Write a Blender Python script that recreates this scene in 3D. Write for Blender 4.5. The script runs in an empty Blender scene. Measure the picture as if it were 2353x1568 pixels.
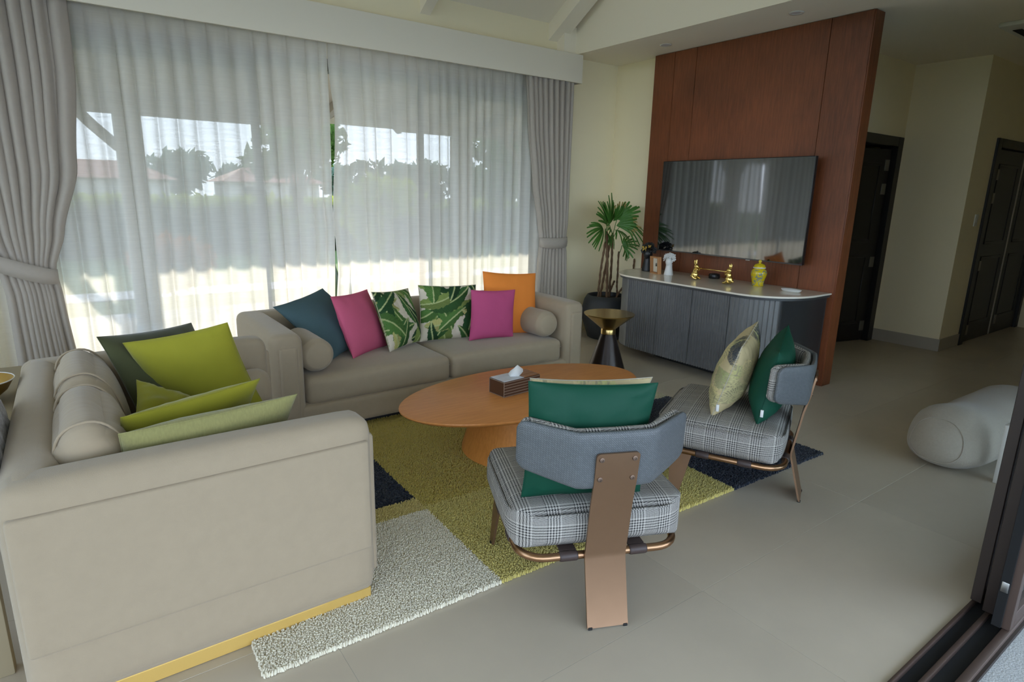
import bpy, bmesh, math, random
import numpy as np
from mathutils import Vector, Matrix, noise as mnoise

random.seed(7)
rng = np.random.default_rng(7)
SC = bpy.context.scene
C = SC.collection
PI = math.pi

# ------------------------------------------------------------------ camera, world, sun, exposure
cam = bpy.data.cameras.new('camera')
cam.lens = 21.326
cam.sensor_width = 36.0
cam.clip_start = 0.02
cam.clip_end = 400
camo = bpy.data.objects.new('camera', cam)
C.objects.link(camo)
_vx = Vector((3150 - 1176.5, 488 - 784.0, 1393.89)).normalized()
_vy = Vector((138 - 1176.5, 424 - 784.0, 1393.89)).normalized()
_vz = _vx.cross(_vy)
if _vz.y > 0:
    _vz = -_vz
_vy = _vz.cross(_vx)
# world axes in camera space (x right, y down, z forward) -> camera matrix
camo.matrix_world = Matrix((
    (_vx.x, -_vx.y, -_vx.z, 0.0),
    (_vy.x, -_vy.y, -_vy.z, 0.0),
    (_vz.x, -_vz.y, -_vz.z, 1.5),
    (0, 0, 0, 1)))
SC.camera = camo

w = bpy.data.worlds.new('world')
SC.world = w
w.use_nodes = True
nt = w.node_tree
bg = nt.nodes['Background']
# hazy pale blue sky: paler towards the horizon, the same all round
tcw = nt.nodes.new('ShaderNodeTexCoord')
sxyz = nt.nodes.new('ShaderNodeSeparateXYZ')
nt.links.new(tcw.outputs['Generated'], sxyz.inputs[0])
rampw = nt.nodes.new('ShaderNodeValToRGB')
els = rampw.color_ramp.elements
els[0].position = 0.0
els[0].color = (0.80, 0.88, 0.98, 1)
els[1].position = 1.0
els[1].color = (0.34, 0.51, 0.85, 1)
e_ = els.new(0.22)
e_.color = (0.62, 0.76, 0.97, 1)
nt.links.new(sxyz.outputs[2], rampw.inputs[0])
nt.links.new(rampw.outputs[0], bg.inputs['Color'])
bg.inputs['Strength'].default_value = 1.5

sun = bpy.data.lights.new('sun', 'SUN')
sun.energy = 1.8
sun.angle = math.radians(0.6)
sun.color = (1.0, 0.90, 0.74)
suno = bpy.data.objects.new('sun', sun)
C.objects.link(suno)
suno.rotation_euler = Vector((0.10, 1.0, 0.43)).to_track_quat('Z', 'Y').to_euler()
suno.location = (2, 20, 12)

SC.view_settings.view_transform = 'Standard'
SC.view_settings.look = 'None'
SC.view_settings.gamma = 1.0
SC.view_settings.use_curve_mapping = False
SC.view_settings.exposure = 1.72
SC.cycles.max_bounces = 10
SC.cycles.diffuse_bounces = 6
SC.cycles.glossy_bounces = 4
SC.cycles.transmission_bounces = 8
SC.cycles.transparent_max_bounces = 16
SC.cycles.sample_clamp_indirect = 6.0
SC.cycles.caustics_reflective = False
SC.cycles.caustics_refractive = False


# ------------------------------------------------------------------ materials
def new_mat(name):
    m = bpy.data.materials.new(name)
    m.use_nodes = True
    n = m.node_tree.nodes
    return m, m.node_tree, n['Principled BSDF']


def N(t, typ, **kw):
    n = t.nodes.new(typ)
    for k, v in kw.items():
        if k.startswith('i_'):
            n.inputs[k[2:]].default_value = v
        else:
            setattr(n, k, v)
    return n


def col4(c):
    return (c[0], c[1], c[2], 1.0)


def mat(name, color, rough=0.6, metal=0.0, var=0.0, vscale=3.0, bump=0.0, bscale=200.0, spec=0.5,
        stretch=(1, 1, 1), sheen=0.0, coat=0.0, ior=None, bdist=0.002, coord='Object'):
    """principled with optional noise colour variation and noise bump, in object space"""
    m, t, p = new_mat(name)
    p.inputs['Base Color'].default_value = col4(color)
    p.inputs['Roughness'].default_value = rough
    p.inputs['Metallic'].default_value = metal
    p.inputs['Specular IOR Level'].default_value = spec
    if ior:
        p.inputs['IOR'].default_value = ior
    if sheen:
        p.inputs['Sheen Weight'].default_value = sheen
        p.inputs['Sheen Roughness'].default_value = 0.5
    if coat:
        p.inputs['Coat Weight'].default_value = coat
        p.inputs['Coat Roughness'].default_value = 0.08
    if var or bump:
        tc = N(t, 'ShaderNodeTexCoord')
        mp = N(t, 'ShaderNodeMapping')
        mp.inputs['Scale'].default_value = stretch
        t.links.new(tc.outputs[coord], mp.inputs['Vector'])
    if var:
        nz = N(t, 'ShaderNodeTexNoise')
        nz.inputs['Scale'].default_value = vscale
        nz.inputs['Detail'].default_value = 6
        t.links.new(mp.outputs[0], nz.inputs['Vector'])
        mx = N(t, 'ShaderNodeMix', data_type='RGBA')
        mx.inputs[6].default_value = col4([max(0, c * (1 - var)) for c in color])
        mx.inputs[7].default_value = col4([min(1, c * (1 + var)) for c in color])
        t.links.new(nz.outputs['Fac'], mx.inputs[0])
        t.links.new(mx.outputs[2], p.inputs['Base Color'])
    if bump:
        nb = N(t, 'ShaderNodeTexNoise')
        nb.inputs['Scale'].default_value = bscale
        nb.inputs['Detail'].default_value = 3
        t.links.new(mp.outputs[0], nb.inputs['Vector'])
        b = N(t, 'ShaderNodeBump')
        b.inputs['Strength'].default_value = bump
        b.inputs['Distance'].default_value = bdist
        t.links.new(nb.outputs['Fac'], b.inputs['Height'])
        t.links.new(b.outputs[0], p.inputs['Normal'])
    return m


def wood_mat(name, dark, light, rough, axis, scale=6.0, coat=0.0, spec=0.5, stretch=14.0):
    """grain streaks running along axis 0/1/2 of the object"""
    m, t, p = new_mat(name)
    p.inputs['Roughness'].default_value = rough
    p.inputs['Specular IOR Level'].default_value = spec
    if coat:
        p.inputs['Coat Weight'].default_value = coat
        p.inputs['Coat Roughness'].default_value = 0.12
    tc = N(t, 'ShaderNodeTexCoord')
    mp = N(t, 'ShaderNodeMapping')
    s = [stretch, stretch, stretch]
    s[axis] = 1.0
    mp.inputs['Scale'].default_value = s
    t.links.new(tc.outputs['Object'], mp.inputs['Vector'])
    n1 = N(t, 'ShaderNodeTexNoise')
    n1.inputs['Scale'].default_value = scale
    n1.inputs['Detail'].default_value = 8
    n1.inputs['Roughness'].default_value = 0.65
    t.links.new(mp.outputs[0], n1.inputs['Vector'])
    n2 = N(t, 'ShaderNodeTexNoise')
    n2.inputs['Scale'].default_value = 1.3
    n2.inputs['Detail'].default_value = 3
    t.links.new(tc.outputs['Object'], n2.inputs['Vector'])
    ad = N(t, 'ShaderNodeMath', operation='MULTIPLY_ADD')
    ad.inputs[1].default_value = 0.6
    t.links.new(n2.outputs['Fac'], ad.inputs[0])
    sb = N(t, 'ShaderNodeMath', operation='MULTIPLY')
    sb.inputs[1].default_value = 0.55
    t.links.new(n1.outputs['Fac'], sb.inputs[0])
    t.links.new(sb.outputs[0], ad.inputs[2])
    rp = N(t, 'ShaderNodeValToRGB')
    rp.color_ramp.elements[0].position = 0.38
    rp.color_ramp.elements[0].color = col4(dark)
    rp.color_ramp.elements[1].position = 0.72
    rp.color_ramp.elements[1].color = col4(light)
    t.links.new(ad.outputs[0], rp.inputs[0])
    t.links.new(rp.outputs[0], p.inputs['Base Color'])
    b = N(t, 'ShaderNodeBump')
    b.inputs['Strength'].default_value = 0.12
    b.inputs['Distance'].default_value = 0.001
    t.links.new(n1.outputs['Fac'], b.inputs['Height'])
    t.links.new(b.outputs[0], p.inputs['Normal'])
    return m


def plaid_mat(name):
    """glen check woven from dark and light yarn, on the box-projected UVs (metres)"""
    m, t, p = new_mat(name)
    p.inputs['Roughness'].default_value = 0.9
    p.inputs['Specular IOR Level'].default_value = 0.15
    uv = N(t, 'ShaderNodeUVMap')
    sp = N(t, 'ShaderNodeSeparateXYZ')
    t.links.new(uv.outputs[0], sp.inputs[0])

    def mth(op, a, b=None):
        n = N(t, 'ShaderNodeMath', operation=op)
        for i, v in enumerate((a, b)):
            if v is None:
                continue
            if isinstance(v, (int, float)):
                n.inputs[i].default_value = v
            else:
                t.links.new(v, n.inputs[i])
        return n.outputs[0]

    def yarn(x):
        band = mth('LESS_THAN', mth('FRACT', mth('MULTIPLY', x, 1 / 0.105)), 0.5)
        coarse = mth('LESS_THAN', mth('FRACT', mth('MULTIPLY', x, 1 / 0.0105)), 0.48)
        fine = mth('LESS_THAN', mth('FRACT', mth('MULTIPLY', x, 1 / 0.0042)), 0.48)
        a = mth('MULTIPLY', band, coarse)
        b = mth('MULTIPLY', mth('SUBTRACT', 1.0, band), fine)
        return mth('ADD', a, b)
    u, v = sp.outputs[0], sp.outputs[1]
    yu, yv = yarn(u), yarn(v)
    tw = mth('LESS_THAN', mth('FRACT', mth('MULTIPLY', mth('ADD', u, v), 1 / 0.0052)), 0.5)
    mixv = mth('ADD', mth('MULTIPLY', tw, yu), mth('MULTIPLY', mth('SUBTRACT', 1.0, tw), yv))
    mx = N(t, 'ShaderNodeMix', data_type='RGBA')
    mx.inputs[6].default_value = (0.50, 0.475, 0.43, 1)
    mx.inputs[7].default_value = (0.035, 0.034, 0.035, 1)
    t.links.new(mixv, mx.inputs[0])
    t.links.new(mx.outputs[2], p.inputs['Base Color'])
    return m


def woven_mat(name):
    m, t, p = new_mat(name)
    p.inputs['Roughness'].default_value = 0.42
    uv = N(t, 'ShaderNodeUVMap')
    mp = N(t, 'ShaderNodeMapping')
    mp.inputs['Rotation'].default_value = (0, 0, PI / 4)
    mp.inputs['Scale'].default_value = (90, 90, 90)
    t.links.new(uv.outputs[0], mp.inputs['Vector'])
    br = N(t, 'ShaderNodeTexBrick')
    br.offset = 0.5
    br.inputs['Color1'].default_value = (0.110, 0.121, 0.126, 1)
    br.inputs['Color2'].default_value = (0.132, 0.144, 0.150, 1)
    br.inputs['Mortar'].default_value = (0.05, 0.06, 0.068, 1)
    br.inputs['Scale'].default_value = 1.0
    br.inputs['Brick Width'].default_value = 1.0
    br.inputs['Row Height'].default_value = 0.5
    br.inputs['Mortar Size'].default_value = 0.05
    br.inputs['Mortar Smooth'].default_value = 0.6
    t.links.new(mp.outputs[0], br.inputs['Vector'])
    t.links.new(br.outputs['Color'], p.inputs['Base Color'])
    b = N(t, 'ShaderNodeBump')
    b.invert = True
    b.inputs['Strength'].default_value = 0.6
    b.inputs['Distance'].default_value = 0.002
    t.links.new(br.outputs['Fac'], b.inputs['Height'])
    t.links.new(b.outputs[0], p.inputs['Normal'])
    return m


def sheer_mat(name):
    """thin woven voile: open between the threads, denser where the cloth is seen edge-on"""
    m = bpy.data.materials.new(name)
    m.use_nodes = True
    t = m.node_tree
    t.nodes.clear()
    out = N(t, 'ShaderNodeOutputMaterial')
    tr = N(t, 'ShaderNodeBsdfTransparent')
    tr.inputs[0].default_value = (1, 1, 1, 1)
    df = N(t, 'ShaderNodeBsdfDiffuse')
    df.inputs[0].default_value = (0.92, 0.90, 0.84, 1)
    tl = N(t, 'ShaderNodeBsdfTranslucent')
    tl.inputs[0].default_value = (0.92, 0.90, 0.84, 1)
    mx = N(t, 'ShaderNodeMixShader')
    mx.inputs[0].default_value = 0.5
    t.links.new(df.outputs[0], mx.inputs[1])
    t.links.new(tl.outputs[0], mx.inputs[2])
    lw = N(t, 'ShaderNodeLayerWeight')
    lw.inputs[0].default_value = 0.45
    mr = N(t, 'ShaderNodeMapRange')
    mr.inputs[1].default_value = 0.0
    mr.inputs[2].default_value = 0.9
    mr.inputs[3].default_value = 0.835
    mr.inputs[4].default_value = 0.97
    t.links.new(lw.outputs['Facing'], mr.inputs[0])
    # slub weave: faint horizontal and vertical thread density
    tc = N(t, 'ShaderNodeTexCoord')
    mp = N(t, 'ShaderNodeMapping')
    mp.inputs['Scale'].default_value = (6, 6, 130)
    t.links.new(tc.outputs['Object'], mp.inputs[0])
    nz = N(t, 'ShaderNodeTexNoise')
    nz.inputs['Scale'].default_value = 1.0
    nz.inputs['Detail'].default_value = 2
    t.links.new(mp.outputs[0], nz.inputs['Vector'])
    sb = N(t, 'ShaderNodeMath', operation='MULTIPLY_ADD')
    sb.inputs[1].default_value = 0.12
    t.links.new(nz.outputs['Fac'], sb.inputs[0])
    t.links.new(mr.outputs[0], sb.inputs[2])
    s2 = N(t, 'ShaderNodeMath', operation='SUBTRACT', use_clamp=True)
    s2.inputs[1].default_value = 0.06
    t.links.new(sb.outputs[0], s2.inputs[0])
    ms = N(t, 'ShaderNodeMixShader')
    t.links.new(s2.outputs[0], ms.inputs[0])
    t.links.new(tr.outputs[0], ms.inputs[1])
    t.links.new(mx.outputs[0], ms.inputs[2])
    t.links.new(ms.outputs[0], out.inputs['Surface'])
    return m


def glass_mat(name, tint=(0.97, 0.985, 0.98)):
    m = bpy.data.materials.new(name)
    m.use_nodes = True
    t = m.node_tree
    t.nodes.clear()
    out = N(t, 'ShaderNodeOutputMaterial')
    tr = N(t, 'ShaderNodeBsdfTransparent')
    tr.inputs[0].default_value = col4(tint)
    gl = N(t, 'ShaderNodeBsdfGlossy')
    gl.inputs['Roughness'].default_value = 0.02
    fr = N(t, 'ShaderNodeFresnel')
    fr.inputs[0].default_value = 1.45
    ms = N(t, 'ShaderNodeMixShader')
    t.links.new(fr.outputs[0], ms.inputs[0])
    t.links.new(tr.outputs[0], ms.inputs[1])
    t.links.new(gl.outputs[0], ms.inputs[2])
    t.links.new(ms.outputs[0], out.inputs['Surface'])
    return m


def attr_mat(name, rough=0.8, attr='print'):
    m, t, p = new_mat(name)
    a = N(t, 'ShaderNodeAttribute', attribute_name=attr)
    t.links.new(a.outputs['Color'], p.inputs['Base Color'])
    p.inputs['Roughness'].default_value = rough
    p.inputs['Specular IOR Level'].default_value = 0.2
    return m


def tile_mat(name, base, rough):
    m, t, p = new_mat(name)
    p.inputs['Roughness'].default_value = rough
    g = N(t, 'ShaderNodeNewGeometry')
    n1 = N(t, 'ShaderNodeTexNoise')
    n1.inputs['Scale'].default_value = 1.6
    n1.inputs['Detail'].default_value = 9
    n1.inputs['Roughness'].default_value = 0.62
    t.links.new(g.outputs['Position'], n1.inputs['Vector'])
    oi = N(t, 'ShaderNodeObjectInfo')
    md = N(t, 'ShaderNodeMath', operation='MULTIPLY_ADD')
    md.inputs[1].default_value = 0.22
    t.links.new(oi.outputs['Random'], md.inputs[0])
    t.links.new(n1.outputs['Fac'], md.inputs[2])
    rp = N(t, 'ShaderNodeValToRGB')
    rp.color_ramp.elements[0].position = 0.35
    rp.color_ramp.elements[0].color = col4([c * 0.90 for c in base])
    rp.color_ramp.elements[1].position = 0.9
    rp.color_ramp.elements[1].color = col4([c * 1.08 for c in base])
    t.links.new(md.outputs[0], rp.inputs[0])
    t.links.new(rp.outputs[0], p.inputs['Base Color'])
    return m


M = {}
M['wall'] = mat('cream_wall_paint', (0.89, 0.80, 0.56), 0.85, var=0.02, bump=0.05, bscale=120, spec=0.2)
M['ceil'] = mat('ceiling_paint', (0.90, 0.83, 0.68), 0.9, spec=0.2)
M['valance'] = mat('valance_paint', (0.84, 0.78, 0.64), 0.75, spec=0.25)
M['tile'] = tile_mat('stone_tile', (0.54, 0.465, 0.355), 0.36)
M['grout'] = mat('grout', (0.44, 0.40, 0.33), 0.9)
M['skirt'] = mat('stone_skirting', (0.40, 0.36, 0.29), 0.55, var=0.08)
M['pebble'] = mat('pebble_wash', (0.46, 0.47, 0.46), 0.9, var=0.75, vscale=170, bump=0.6, bscale=170, bdist=0.004)
M['bronze_al'] = mat('bronze_aluminium', (0.032, 0.021, 0.016), 0.42, metal=0.3, spec=0.5)
M['bronze_al_lit'] = mat('bronze_aluminium_lit', (0.095, 0.062, 0.048), 0.45, metal=0.3, spec=0.5)  # same bronze, lightened to stand for outdoor light falling on it
M['brush'] = mat('black_brush_strip', (0.006, 0.006, 0.006), 0.9)
M['steel'] = mat('steel', (0.45, 0.45, 0.43), 0.35, metal=1.0)
M['win_frame'] = mat('window_frame_bronze', (0.07, 0.055, 0.042), 0.5, metal=0.2)
M['glass'] = glass_mat('clear_glass')
M['sheer'] = sheer_mat('sheer_voile')
M['drape'] = mat('grey_drape', (0.43, 0.385, 0.33), 0.9, bump=0.25, bscale=500, spec=0.15, sheen=0.15, var=0.05, vscale=40)
M['sofa'] = mat('sofa_chenille', (0.375, 0.302, 0.207), 0.92, bump=0.3, bscale=420, spec=0.15, sheen=0.25, var=0.05, vscale=25)
M['sofa_creased'] = mat('sofa_creased', (0.375, 0.302, 0.207), 0.92, bump=0.4, bscale=8, spec=0.15, sheen=0.25, var=0.05, vscale=25, stretch=(3.0, 0.6, 0.9), bdist=0.010)
M['gold_trim'] = mat('brass_plinth', (0.80, 0.54, 0.16), 0.4, metal=0.5)
M['panel'] = wood_mat('walnut_panel', (0.085, 0.024, 0.0085), (0.24, 0.070, 0.025), 0.42, 2, scale=5.0, coat=0.12)
M['table'] = wood_mat('teak_table', (0.54, 0.20, 0.050), (0.76, 0.32, 0.092), 0.40, 0, scale=5.0, spec=0.35)
M['table_base'] = wood_mat('teak_table_base', (0.56, 0.21, 0.040), (0.78, 0.33, 0.075), 0.5, 2, spec=0.3, scale=6.0)
M['tv_black'] = mat('tv_casing', (0.006, 0.006, 0.007), 0.35)
M['marble'] = mat('cream_marble', (0.80, 0.74, 0.63), 0.16, var=0.08, vscale=5, spec=0.5)
M['charcoal'] = wood_mat('charcoal_oak', (0.12, 0.12, 0.12), (0.23, 0.228, 0.225), 0.45, 2, scale=9.0, stretch=20)
M['charcoal_plain'] = mat('charcoal_plain_and_shade', (0.045, 0.047, 0.05), 0.4)  # carcass finish; also used as painted shade on the right end
M['brass'] = mat('brushed_brass', (0.56, 0.40, 0.16), 0.25, metal=1.0, var=0.06, vscale=30)
M['cone_dark'] = mat('dark_bronze_cone', (0.035, 0.024, 0.020), 0.28, metal=0.5)
M['gold'] = mat('polished_gold', (0.78, 0.56, 0.18), 0.18, metal=1.0)
M['plaid'] = plaid_mat('glen_check_wool')
M['woven'] = woven_mat('woven_grey_leather')
M['metal_strap'] = mat('bronze_strap', (0.30, 0.185, 0.112), 0.42, metal=0.85, bump=0.03, bscale=300, var=0.06, vscale=20)
M['screw'] = mat('dark_screw', (0.16, 0.11, 0.08), 0.35, metal=0.9)
M['copper'] = mat('copper_tube', (0.42, 0.245, 0.135), 0.30, metal=1.0)
M['leather'] = mat('brown_leather', (0.050, 0.032, 0.028), 0.5, bump=0.15, bscale=200)
M['rubber_and_shade'] = mat('black_rubber_and_shade', (0.01, 0.01, 0.01), 0.7)  # glide rubber; also the painted shadow on the long sofa's plinth
M['soil'] = mat('potting_soil', (0.02, 0.015, 0.01), 0.95, bump=0.6, bscale=60)
M['pot'] = mat('charcoal_pot', (0.035, 0.039, 0.043), 0.55, bump=0.08, bscale=60)
M['cane'] = mat('palm_cane', (0.15, 0.085, 0.045), 0.85, var=0.45, vscale=60, bump=0.6, bscale=90)
M['leaf'] = mat('palm_leaf', (0.055, 0.17, 0.022), 0.45, var=0.35, vscale=14)
M['leaf_tip'] = mat('dry_palm_tip', (0.30, 0.24, 0.07), 0.6)
M['black_resin'] = mat('black_resin', (0.012, 0.013, 0.014), 0.38)
M['white_resin'] = mat('white_resin', (0.70, 0.70, 0.69), 0.5)
M['frame_wood'] = wood_mat('orange_frame_wood', (0.34, 0.15, 0.055), (0.50, 0.25, 0.10), 0.5, 2)
M['paper'] = mat('mount_paper', (0.68, 0.64, 0.52), 0.8)
M['insect'] = mat('pinned_insect', (0.03, 0.035, 0.02), 0.4)
M['white_plain'] = mat('white_plastic', (0.68, 0.66, 0.60), 0.4)
M['white_paper'] = mat('tissue_paper', (0.78, 0.78, 0.76), 0.9)
M['door_black'] = mat('black_stained_door', (0.0075, 0.0065, 0.006), 0.42, bump=0.1, bscale=80, stretch=(10, 10, 1))
M['hinge'] = mat('nickel_hinge', (0.20, 0.19, 0.16), 0.42, metal=0.6)
M['fur'] = mat('grey_fur', (0.26, 0.235, 0.225), 0.95, var=0.3, vscale=18, bump=0.9, bscale=45, bdist=0.01, sheen=0.4)
M['boucle'] = mat('grey_boucle', (0.36, 0.315, 0.25), 0.95, bump=0.5, bscale=160, var=0.08, vscale=80, sheen=0.2, bdist=0.003)


def rug_mat(name, c):
    return mat(name, c, 0.95, var=0.22, vscale=55, spec=0.1, sheen=0.2)


# ------------------------------------------------------------------ object helpers
def link(name, me, parent=None, loc=None, rot=None):
    o = bpy.data.objects.new(name, me)
    C.objects.link(o)
    if parent is not None:
        o.parent = parent
    if loc is not None:
        o.location = loc
    if rot is not None:
        o.rotation_euler = rot
    return o


def tag(o, label=None, cat=None, group=None, kind=None):
    if label:
        o['label'] = label
    if cat:
        o['category'] = cat
    if group:
        o['group'] = group
    if kind:
        o['kind'] = kind
    return o


def thing(name, label, cat, loc=(0, 0, 0), rz=0.0, group=None, kind=None, rot=None):
    o = bpy.data.objects.new(name, None)
    C.objects.link(o)
    o.empty_display_size = 0.05
    o.location = loc
    o.rotation_euler = rot if rot else (0, 0, rz)
    return tag(o, label, cat, group, kind)


def finish(bm, name, m, parent=None, loc=None, rot=None, smooth=True, sharp=None, uv=False):
    me = bpy.data.meshes.new(name)
    bmesh.ops.recalc_face_normals(bm, faces=bm.faces)
    if uv:
        lay = bm.loops.layers.uv.new('UVMap')
        for f in bm.faces:
            n = f.normal
            ax = max(range(3), key=lambda i: abs(n[i]))
            for l in f.loops:
                c = l.vert.co
                l[lay].uv = ((c.y, c.z), (c.x, c.z), (c.x, c.y))[ax]
    bm.to_mesh(me)
    bm.free()
    for mm in (m if isinstance(m, (list, tuple)) else [m]):
        me.materials.append(mm)
    if smooth:
        for f in me.polygons:
            f.use_smooth = True
        if sharp:
            try:
                me.set_sharp_from_angle(angle=math.radians(sharp))
            except Exception:
                pass
    return link(name, me, parent, loc, rot)


def mesh_np(name, verts, faces, m, parent=None, loc=None, smooth=True):
    me = bpy.data.meshes.new(name)
    me.from_pydata([tuple(v) for v in verts], [], [tuple(f) for f in faces])
    for mm in (m if isinstance(m, (list, tuple)) else [m]):
        me.materials.append(mm)
    if smooth:
        me.polygons.foreach_set('use_smooth', [True] * len(me.polygons))
    me.update()
    return link(name, me, parent, loc)


def add_box(bm, x0, x1, y0, y1, z0, z1, bevel=0.0, seg=2, mi=0):
    r = bmesh.ops.create_cube(bm, size=1.0)
    vs = r['verts']
    for v in vs:
        v.co.x = x0 + (v.co.x + 0.5) * (x1 - x0)
        v.co.y = y0 + (v.co.y + 0.5) * (y1 - y0)
        v.co.z = z0 + (v.co.z + 0.5) * (z1 - z0)
    fs = set(f for v in vs for f in v.link_faces)
    for f in fs:
        f.material_index = mi
    if bevel > 0:
        es = list(set(e for v in vs for e in v.link_edges))
        rb = bmesh.ops.bevel(bm, geom=es, offset=bevel, segments=seg, profile=0.5, affect='EDGES')
        for f in rb['faces']:
            f.material_index = mi
    return vs


def box(name, m, x0, x1, y0, y1, z0, z1, parent=None, bevel=0.0, seg=2, smooth=None, loc=None, rot=None, uv=False):
    bm = bmesh.new()
    add_box(bm, x0, x1, y0, y1, z0, z1, bevel, seg)
    return finish(bm, name, m, parent, loc, rot, smooth=(bevel > 0) if smooth is None else smooth, sharp=40, uv=uv)


def tube(bm, pts, r, n=10, closed=False, cap=True):
    pts = [Vector(p) for p in pts]
    L = len(pts)
    rs = r if isinstance(r, (list, tuple)) else [r] * L
    rings = []
    prev = None
    for i, p in enumerate(pts):
        if closed:
            d = pts[(i + 1) % L] - pts[i - 1]
        else:
            d = pts[min(i + 1, L - 1)] - pts[max(i - 1, 0)]
        d.normalize()
        if prev is None:
            a = Vector((0, 0, 1)) if abs(d.z) < 0.9 else Vector((1, 0, 0))
            u = d.cross(a).normalized()
        else:
            u = (prev - d * prev.dot(d)).normalized()
        prev = u
        v = d.cross(u)
        rings.append([bm.verts.new(p + (u * math.cos(2 * PI * k / n) + v * math.sin(2 * PI * k / n)) * rs[i]) for k in range(n)])
    for i in range(L if closed else L - 1):
        a, b = rings[i], rings[(i + 1) % L]
        for k in range(n):
            bm.faces.new((a[k], a[(k + 1) % n], b[(k + 1) % n], b[k]))
    if cap and not closed:
        bm.faces.new(rings[0][::-1])
        bm.faces.new(rings[-1])


def lathe(bm, prof, n=40, cx=0.0, cy=0.0, sx=1.0, sy=1.0, cap=True):
    rings = []
    for r, z in prof:
        if r < 1e-6:
            rings.append([bm.verts.new((cx, cy, z))])
        else:
            rings.append([bm.verts.new((cx + r * sx * math.cos(2 * PI * k / n), cy + r * sy * math.sin(2 * PI * k / n), z)) for k in range(n)])
    for a, b in zip(rings[:-1], rings[1:]):
        for k in range(n):
            k2 = (k + 1) % n
            if len(a) == 1 and len(b) == 1:
                continue
            if len(a) == 1:
                bm.faces.new((a[0], b[k2], b[k]))
            elif len(b) == 1:
                bm.faces.new((a[k], a[k2], b[0]))
            else:
                bm.faces.new((a[k], a[k2], b[k2], b[k]))
    if cap:
        if len(rings[0]) > 1:
            bm.faces.new(rings[0][::-1])
        if len(rings[-1]) > 1:
            bm.faces.new(rings[-1])


def prism(bm, outline, z0, z1, bevel=0.0, seg=2):
    b = [bm.verts.new((x, y, z0)) for x, y in outline]
    t = [bm.verts.new((x, y, z1)) for x, y in outline]
    n = len(outline)
    bot = bm.faces.new(b[::-1])
    top = bm.faces.new(t)
    for i in range(n):
        bm.faces.new((b[i], b[(i + 1) % n], t[(i + 1) % n], t[i]))
    if bevel:
        es = list(top.edges) + list(bot.edges)
        bmesh.ops.bevel(bm, geom=es, offset=bevel, segments=seg, profile=0.5, affect='EDGES')


def soft_box(bm, cx, cy, cz, sx, sy, sz, r, bulge=(0, 0, 0), n=14, sag=0.0, wob=0.0, seed=0):
    """rounded upholstered block; bulge = extra crown per axis at face centres"""
    hx, hy, hz = sx / 2, sy / 2, sz / 2
    r = min(r, hx, hy, hz) * 0.999
    idx = {}

    def V(i, j, k):
        key = (i, j, k)
        if key in idx:
            return idx[key]
        q = [math.sin((2 * a / n - 1) * PI / 2) for a in key]
        p = Vector((q[0] * hx, q[1] * hy, q[2] * hz))
        inner = Vector((max(-hx + r, min(hx - r, p.x)), max(-hy + r, min(hy - r, p.y)), max(-hz + r, min(hz - r, p.z))))
        d = p - inner
        if d.length > 1e-9:
            d.normalize()
            p = inner + d * r
        w_ = [max(0.0, 1 - a * a) for a in q]
        p.x += bulge[0] * q[0] * w_[1] * w_[2]
        p.y += bulge[1] * q[1] * w_[0] * w_[2]
        p.z += bulge[2] * q[2] * w_[0] * w_[1]
        if wob:
            nz = mnoise.noise_vector(Vector((p.x * 7 + seed, p.y * 7, p.z * 7)))
            p += nz * wob
        v = bm.verts.new(p + Vector((cx, cy, cz)))
        idx[key] = v
        return v
    for a in range(n):
        for b in range(n):
            for s in (0, n):
                for ax in range(3):
                    def K(u, v):
                        t_ = [u, v]
                        t_.insert(ax, s)
                        return tuple(t_)
                    f = [V(*K(a, b)), V(*K(a + 1, b)), V(*K(a + 1, b + 1)), V(*K(a, b + 1))]
                    try:
                        bm.faces.new(f)
                    except ValueError:
                        pass


# ------------------------------------------------------------------ prints for cushions (flat printed cloth)
def leaf_print(U, V, seed, W=1.0):
    """banana leaves on cream; U,V in 0..1"""
    r = np.random.default_rng(seed)
    base = np.zeros(U.shape + (3,))
    base[:] = (0.62, 0.55, 0.43)
    greens = [(0.024, 0.075, 0.025), (0.038, 0.105, 0.028), (0.070, 0.155, 0.035), (0.17, 0.23, 0.06), (0.38, 0.36, 0.13), (0.018, 0.055, 0.020)]
    order = [4, 3, 4, 2, 3, 4, 2, 0, 1, 4, 5, 3, 1, 2, 0, 2, 5, 4, 1, 3, 2, 0, 1, 5]
    for k, gi in enumerate(order):
        cx, cy = r.uniform(-0.05, 1.05), r.uniform(-0.05, 1.05)
        a = r.uniform(0.15, PI - 0.15) if r.random() < .8 else r.uniform(0, PI)
        L = r.uniform(0.50, 0.85)
        Wd = L * r.uniform(0.14, 0.19)
        bend = r.uniform(-0.5, 0.5)
        dx, dy = U - cx, V - cy
        s = (dx * math.cos(a) + dy * math.sin(a)) / L + 0.5
        t = (-dx * math.sin(a) + dy * math.cos(a)) - bend * L * (s - 0.5) ** 2
        inside = (s > 0) & (s < 1)
        sc = np.clip(s, 0, 1)
        wid = Wd * np.sin(PI * sc ** 0.8) ** 0.75
        saw = np.abs(((sc * 9 + 0.6 * np.abs(t) / Wd) % 1.0) - 0.5)
        wid = wid * (0.86 + 0.28 * saw)
        m = inside & (np.abs(t) < wid)
        g = np.array(greens[gi])
        shade = np.where(t > 0, 1.15, 0.82)
        vein = 1.0 + 0.22 * np.sign(np.sin((sc * 26 + np.abs(t) / Wd * 5) * 2 * PI))
        colr = g[None, None, :] * (shade * vein)[..., None]
        rib = np.abs(t) < 0.011
        colr = np.where(rib[..., None], np.array((0.40, 0.45, 0.20)), colr)
        base = np.where(m[..., None], colr, base)
    return base


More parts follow.
